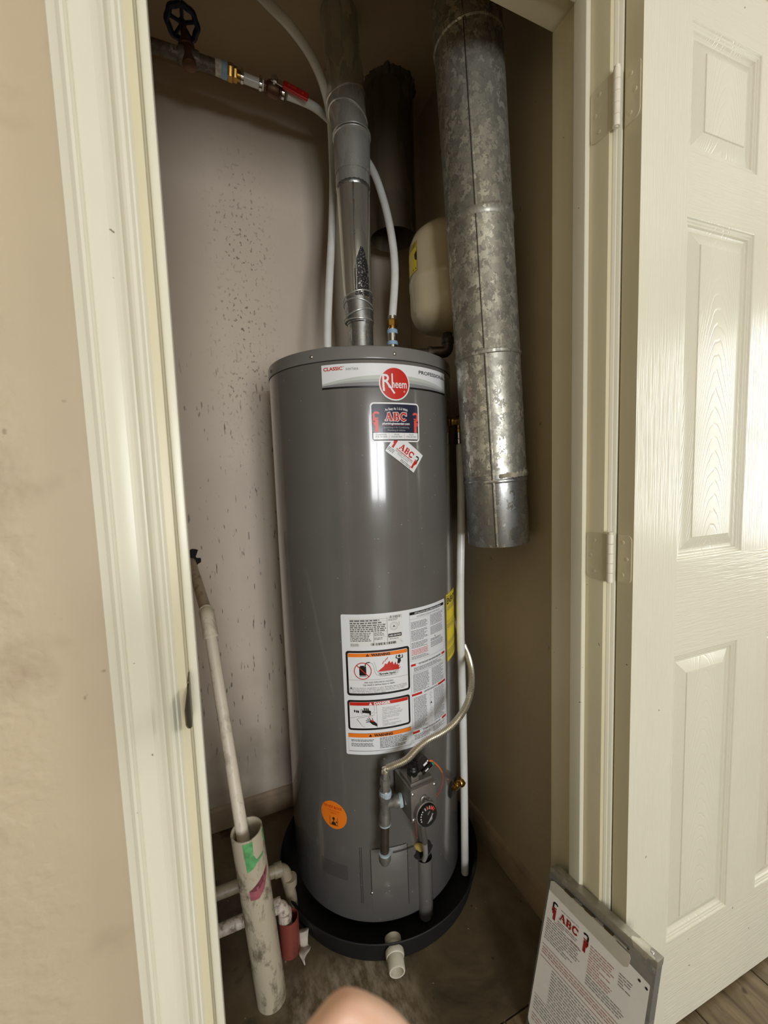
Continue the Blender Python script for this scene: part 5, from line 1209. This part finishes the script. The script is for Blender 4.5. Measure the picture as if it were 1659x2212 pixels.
b = bmesh.new(); lathe(b, [(0, .0245), (.088, .0245), (.0885, .0225), (.040, .0225), (.040, .001)], (.1120, .972, 0), (.0, .05, 1), 28); fin(b, 'sleeve', M_REDPVC, rp_)

# paint scrap on the floor
sc_ = bmesh.new(); rows = []
prof = [(0, .0010), (.08, .0045), (.18, .0085), (.30, .0105), (.42, .0090), (.50, .0065), (.52, .0085), (.60, .0105), (.72, .0095), (.80, .0060), (.90, .0020), (1, .0005)]
A_, B_ = V((.153, 1.004, .001)), V((.1364, .922, .001)); dr_ = (B_-A_); pr_ = V((-dr_.y, dr_.x, 0)).normalized()
for t, w__ in prof:
    zz = .002+(.020*math.sin(min(1, t/.52)*math.pi) if t < .52 else .006*math.sin((t-.52)/.48*math.pi)); c_ = A_+dr_*t+V((0, 0, zz)); wob = .003*math.sin(t*13)
    w__ *= 1.35; rows.append([sc_.verts.new(c_+pr_*(w__+wob)+V((0, 0, .002))), sc_.verts.new(c_+pr_*wob), sc_.verts.new(c_-pr_*(w__-wob)+V((0, 0, .002)))])
for a_, b_ in zip(rows, rows[1:]):
    for k in range(2): sc_.faces.new((a_[k], b_[k], b_[k+1], a_[k+1]))
so_ = fin(sc_, 'paint_scrap', M_SCRAP, origin=(.145, .96, 0)); tag(so_, 'curled pale paint flake lying on the concrete beside the pan', 'scrap')
md = so_.modifiers.new('t', 'SOLIDIFY'); md.thickness = .0008

# ================================================================== CLIPBOARD
CL = V((.629, .621, .33)); ce1 = V((.035, -.216, 0)).normalized(); ce2 = V((-.088, -.0143, -.33)).normalized(); cn = -ce1.cross(ce2)
CM = Matrix((ce1, -ce2, cn)).transposed().to_4x4(); CM.translation = CL      # local x right, y up, z out of the sheet
cb = thing('storage_clipboard', tuple(CL+ce2*.33+ce1*.1), 'worn aluminium storage clipboard leaning on the door frame', 'clipboard')
b = bmesh.new(); box(b, (-.003, -.334, -.0235), (.209, 0, -.0015), .002, CM); fin(b, 'storage_case', M_ALU, cb)
b = bmesh.new(); box(b, (-.0034, -.012, -.024), (.2094, .0008, .0004), .001, CM); fin(b, 'top_cap', galv('worn_top_cap', (176, 172, 158), .25, 22, (.3, .5), .75, ((96, 86, 66), .75)), cb)
b = bmesh.new(); box(b, (-.003, -.334, -.0015), (.209, -.010, -.0003), .0005, CM); fin(b, 'lid_plate', M_ALU, cb)
b = bmesh.new(); P = [(.006, -.042), (.160, -.052), (.1675, -.046), (.1690, -.030), (.166, -.0245), (.142, -.0230), (.1415, -.0180), (.050, -.0150), (.0495, -.0185), (.010, -.0190), (.003, -.024)]
f = [b.verts.new(CM @ V((x, y, .0022))) for x, y in P]; g = [b.verts.new(CM @ V((x, y, .0010))) for x, y in P]; b.faces.new(f); b.faces.new(g[::-1]); bridge(b, g, f)
clp = fin(b, 'clip_plate', M_CLIP, cb)
for i, x in enumerate((.045, .066, .088, .110, .128, .150)):
    b = bmesh.new(); ln = .016 if i != 5 else .024; tube(b, [CM @ V((x-ln/2, -.0155-.0003*i, .0030)), CM @ V((x+ln/2, -.0160-.0003*i, .0030))], .0026, 10); fin(b, 'hinge_knuckle', M_CHROME if i % 2 else M_STRIKE, cb)
b = bmesh.new(); tube(b, [CM @ V((.035, -.0152, .0028)), CM @ V((.165, -.0175, .0028))], .0013, 8); fin(b, 'hinge_pin', M_STRIKE, cb)
for x, y in ((.1868, -.051), (.1988, -.0532)):
    b = bmesh.new(); lathe(b, [(0, .0026), (.0010, .0022), (.0012, .0008)], CM @ V((x, y, .0)), cn, 10); fin(b, 'rivet', M_SEAM, cb)
b = bmesh.new(); lathe(b, [(0, .0035), (.0010, .0030), (.0012, .0015)], CM @ V((.196, .0008, -.012)), CM.to_3x3() @ V((0, 1, 0)), 12); fin(b, 'rivet', M_ZINC, cb)
# form sheet held by the clip
b = bmesh.new(); P = []
for cx_, cy_, a0, r in ((.2005, -.046, 0, .003), (.004, -.026, 90, .002), (.012, -.306, 180, .012), (.190, -.306, 270, .012)):
    for i in range(6): t = R_(a0+18*i); P.append((cx_+r*math.cos(t), cy_+r*math.sin(t)))
b.faces.new([b.verts.new(CM @ V((x, y, .0004))) for x, y in P]); pf = fin(b, 'paper_form', M_PAPER, origin=tuple(CM @ V((.1, -.17, 0))), smooth=False, recalc=False)
tag(pf, 'white printed service form held on the aluminium clipboard', 'paper')
D = Design()
DK = plain('dark_red_print', (140, 26, 22), .5); GR = plain('faded_grey_print', (134, 130, 124), .6); RD = plain('faded_red_print', (168, 132, 124), .6)
serif_abc(D, .0325, -.0790, .0145, DK, 1)
wrench(D, .0215, -.090, .0340, DK, M_BLACKP, 1); wrench(D, .0890, -.0925, .0340, DK, M_BLACKP, 1, flip=-1)
D.lines(.034, -.0590, .078, 1, .0045, GR, 1, .3); D.lines(.030, -.0835, .080, 2, .0040, GR, 1, .45)
D.rect(.0234, -.0925, .0446, -.0915, DK, 1); D.rect(.0603, -.0955, .0801, -.0945, DK, 1)
D.lines(.008, -.096, .088, 9, .0048, GR, 1, .42, .97, .5); D.lines(.100, -.070, .150, 11, .0048, RD, 1, .42, .97, .6); D.lines(.155, -.068, .180, 5, .0048, GR, 1, .42, .97, .6); D.lines(.100, -.124, .185, 4, .0048, GR, 1, .42, .9, .6)
D.rect(.006, -.150, .188, -.1485, RD, 1); D.lines(.008, -.154, .185, 3, .0050, RD, 1, .45, .97, .3); D.rect(.006, -.1745, .188, -.1730, DK if False else RD, 1)
D.lines(.035, -.180, .186, 13, .0055, GR, 1, .35, .97, .6); D.rect(.006, -.252, .188, -.2508, RD, 1); D.lines(.008, -.256, .150, 5, .0055, GR, 1, .35, .97, .6); D.lines(.008, -.288, .186, 3, .0055, RD, 1, .35, .97, .6)
D.build({'dark_red_print': 'lettering', 'black_print': 'wrench_emblem', 'faded_grey_print': 'small_print', 'faded_red_print': 'small_print'}, lambda x, y, h: CM @ V((x, y, .0005+h)), pf)

# ================================================================== PERSON'S HAND at the bottom edge
hand = thing('person', (.03, .04, .99), "person's bare hand with a bent knuckle, just below the camera", 'person')
def skinned(name, chains, parent):
    """chains: list of lists of (point, radius); the first vertex of all chains after the first joins the root"""
    me = bpy.data.meshes.new(name); vs, es, rs = [], [], []
    for ci, ch in enumerate(chains):
        for i, (p, r) in enumerate(ch):
            if ci and i == 0: last = 0
            vs.append(tuple(V(p))); rs.append(r); k = len(vs)-1
            if k: es.append((last, k))
            last = k
    me.from_pydata(vs, es, []); o = bpy.data.objects.new(name, me); COL.objects.link(o)
    m = o.modifiers.new('s', 'SKIN'); m.use_smooth_shade = True
    for i, r in enumerate(rs):
        me.skin_vertices[0].data[i].radius = (r, r); me.skin_vertices[0].data[i].use_root = (i == 0)
    m2 = o.modifiers.new('u', 'SUBSURF'); m2.levels = 2; m2.render_levels = 2
    dg = bpy.context.evaluated_depsgraph_get(); dg.update(); nm_ = bpy.data.meshes.new_from_object(o.evaluated_get(dg))
    bpy.data.objects.remove(o); nm_.polygons.foreach_set('use_smooth', [True]*len(nm_.polygons))
    return link(name, nm_, M_SKIN, parent)
def cv(x, y, z): x -= .0012; y += .0012; return cam.matrix_world.translation+r2*x+u2*y+fw*z
skinned('hand', [
    [(cv(-.030, -.245, .020), .024), (cv(-.036, -.205, .045), .026)],
    [(cv(-.030, -.158, .084), .0110), (cv(-.0185, -.1345, .095), .0070), (cv(-.0088, -.1205, .100), .0036), (cv(.0015, -.1325, .102), .0066), (cv(.011, -.149, .102), .0074), (cv(.018, -.168, .096), .0066)],
    [(cv(-.028, -.176, .078), .0110), (cv(-.010, -.158, .098), .0085), (cv(.012, -.172, .100), .0078), (cv(.018, -.188, .092), .0066)],
    [(cv(-.030, -.194, .070), .0105), (cv(-.010, -.182, .090), .0082), (cv(.012, -.194, .090), .0075), (cv(.016, -.208, .082), .0062)],
    [(cv(-.034, -.214, .062), .0095), (cv(-.014, -.206, .078), .0075), (cv(.004, -.216, .078), .0068), (cv(.008, -.228, .070), .0056)],
    [(cv(-.050, -.180, .052), .0120), (cv(-.052, -.160, .070), .0100), (cv(-.046, -.150, .088), .0088), (cv(-.036, -.150, .100), .0072)]], hand)

for o in bpy.data.objects:
    if '_o' in o: del o['_o']
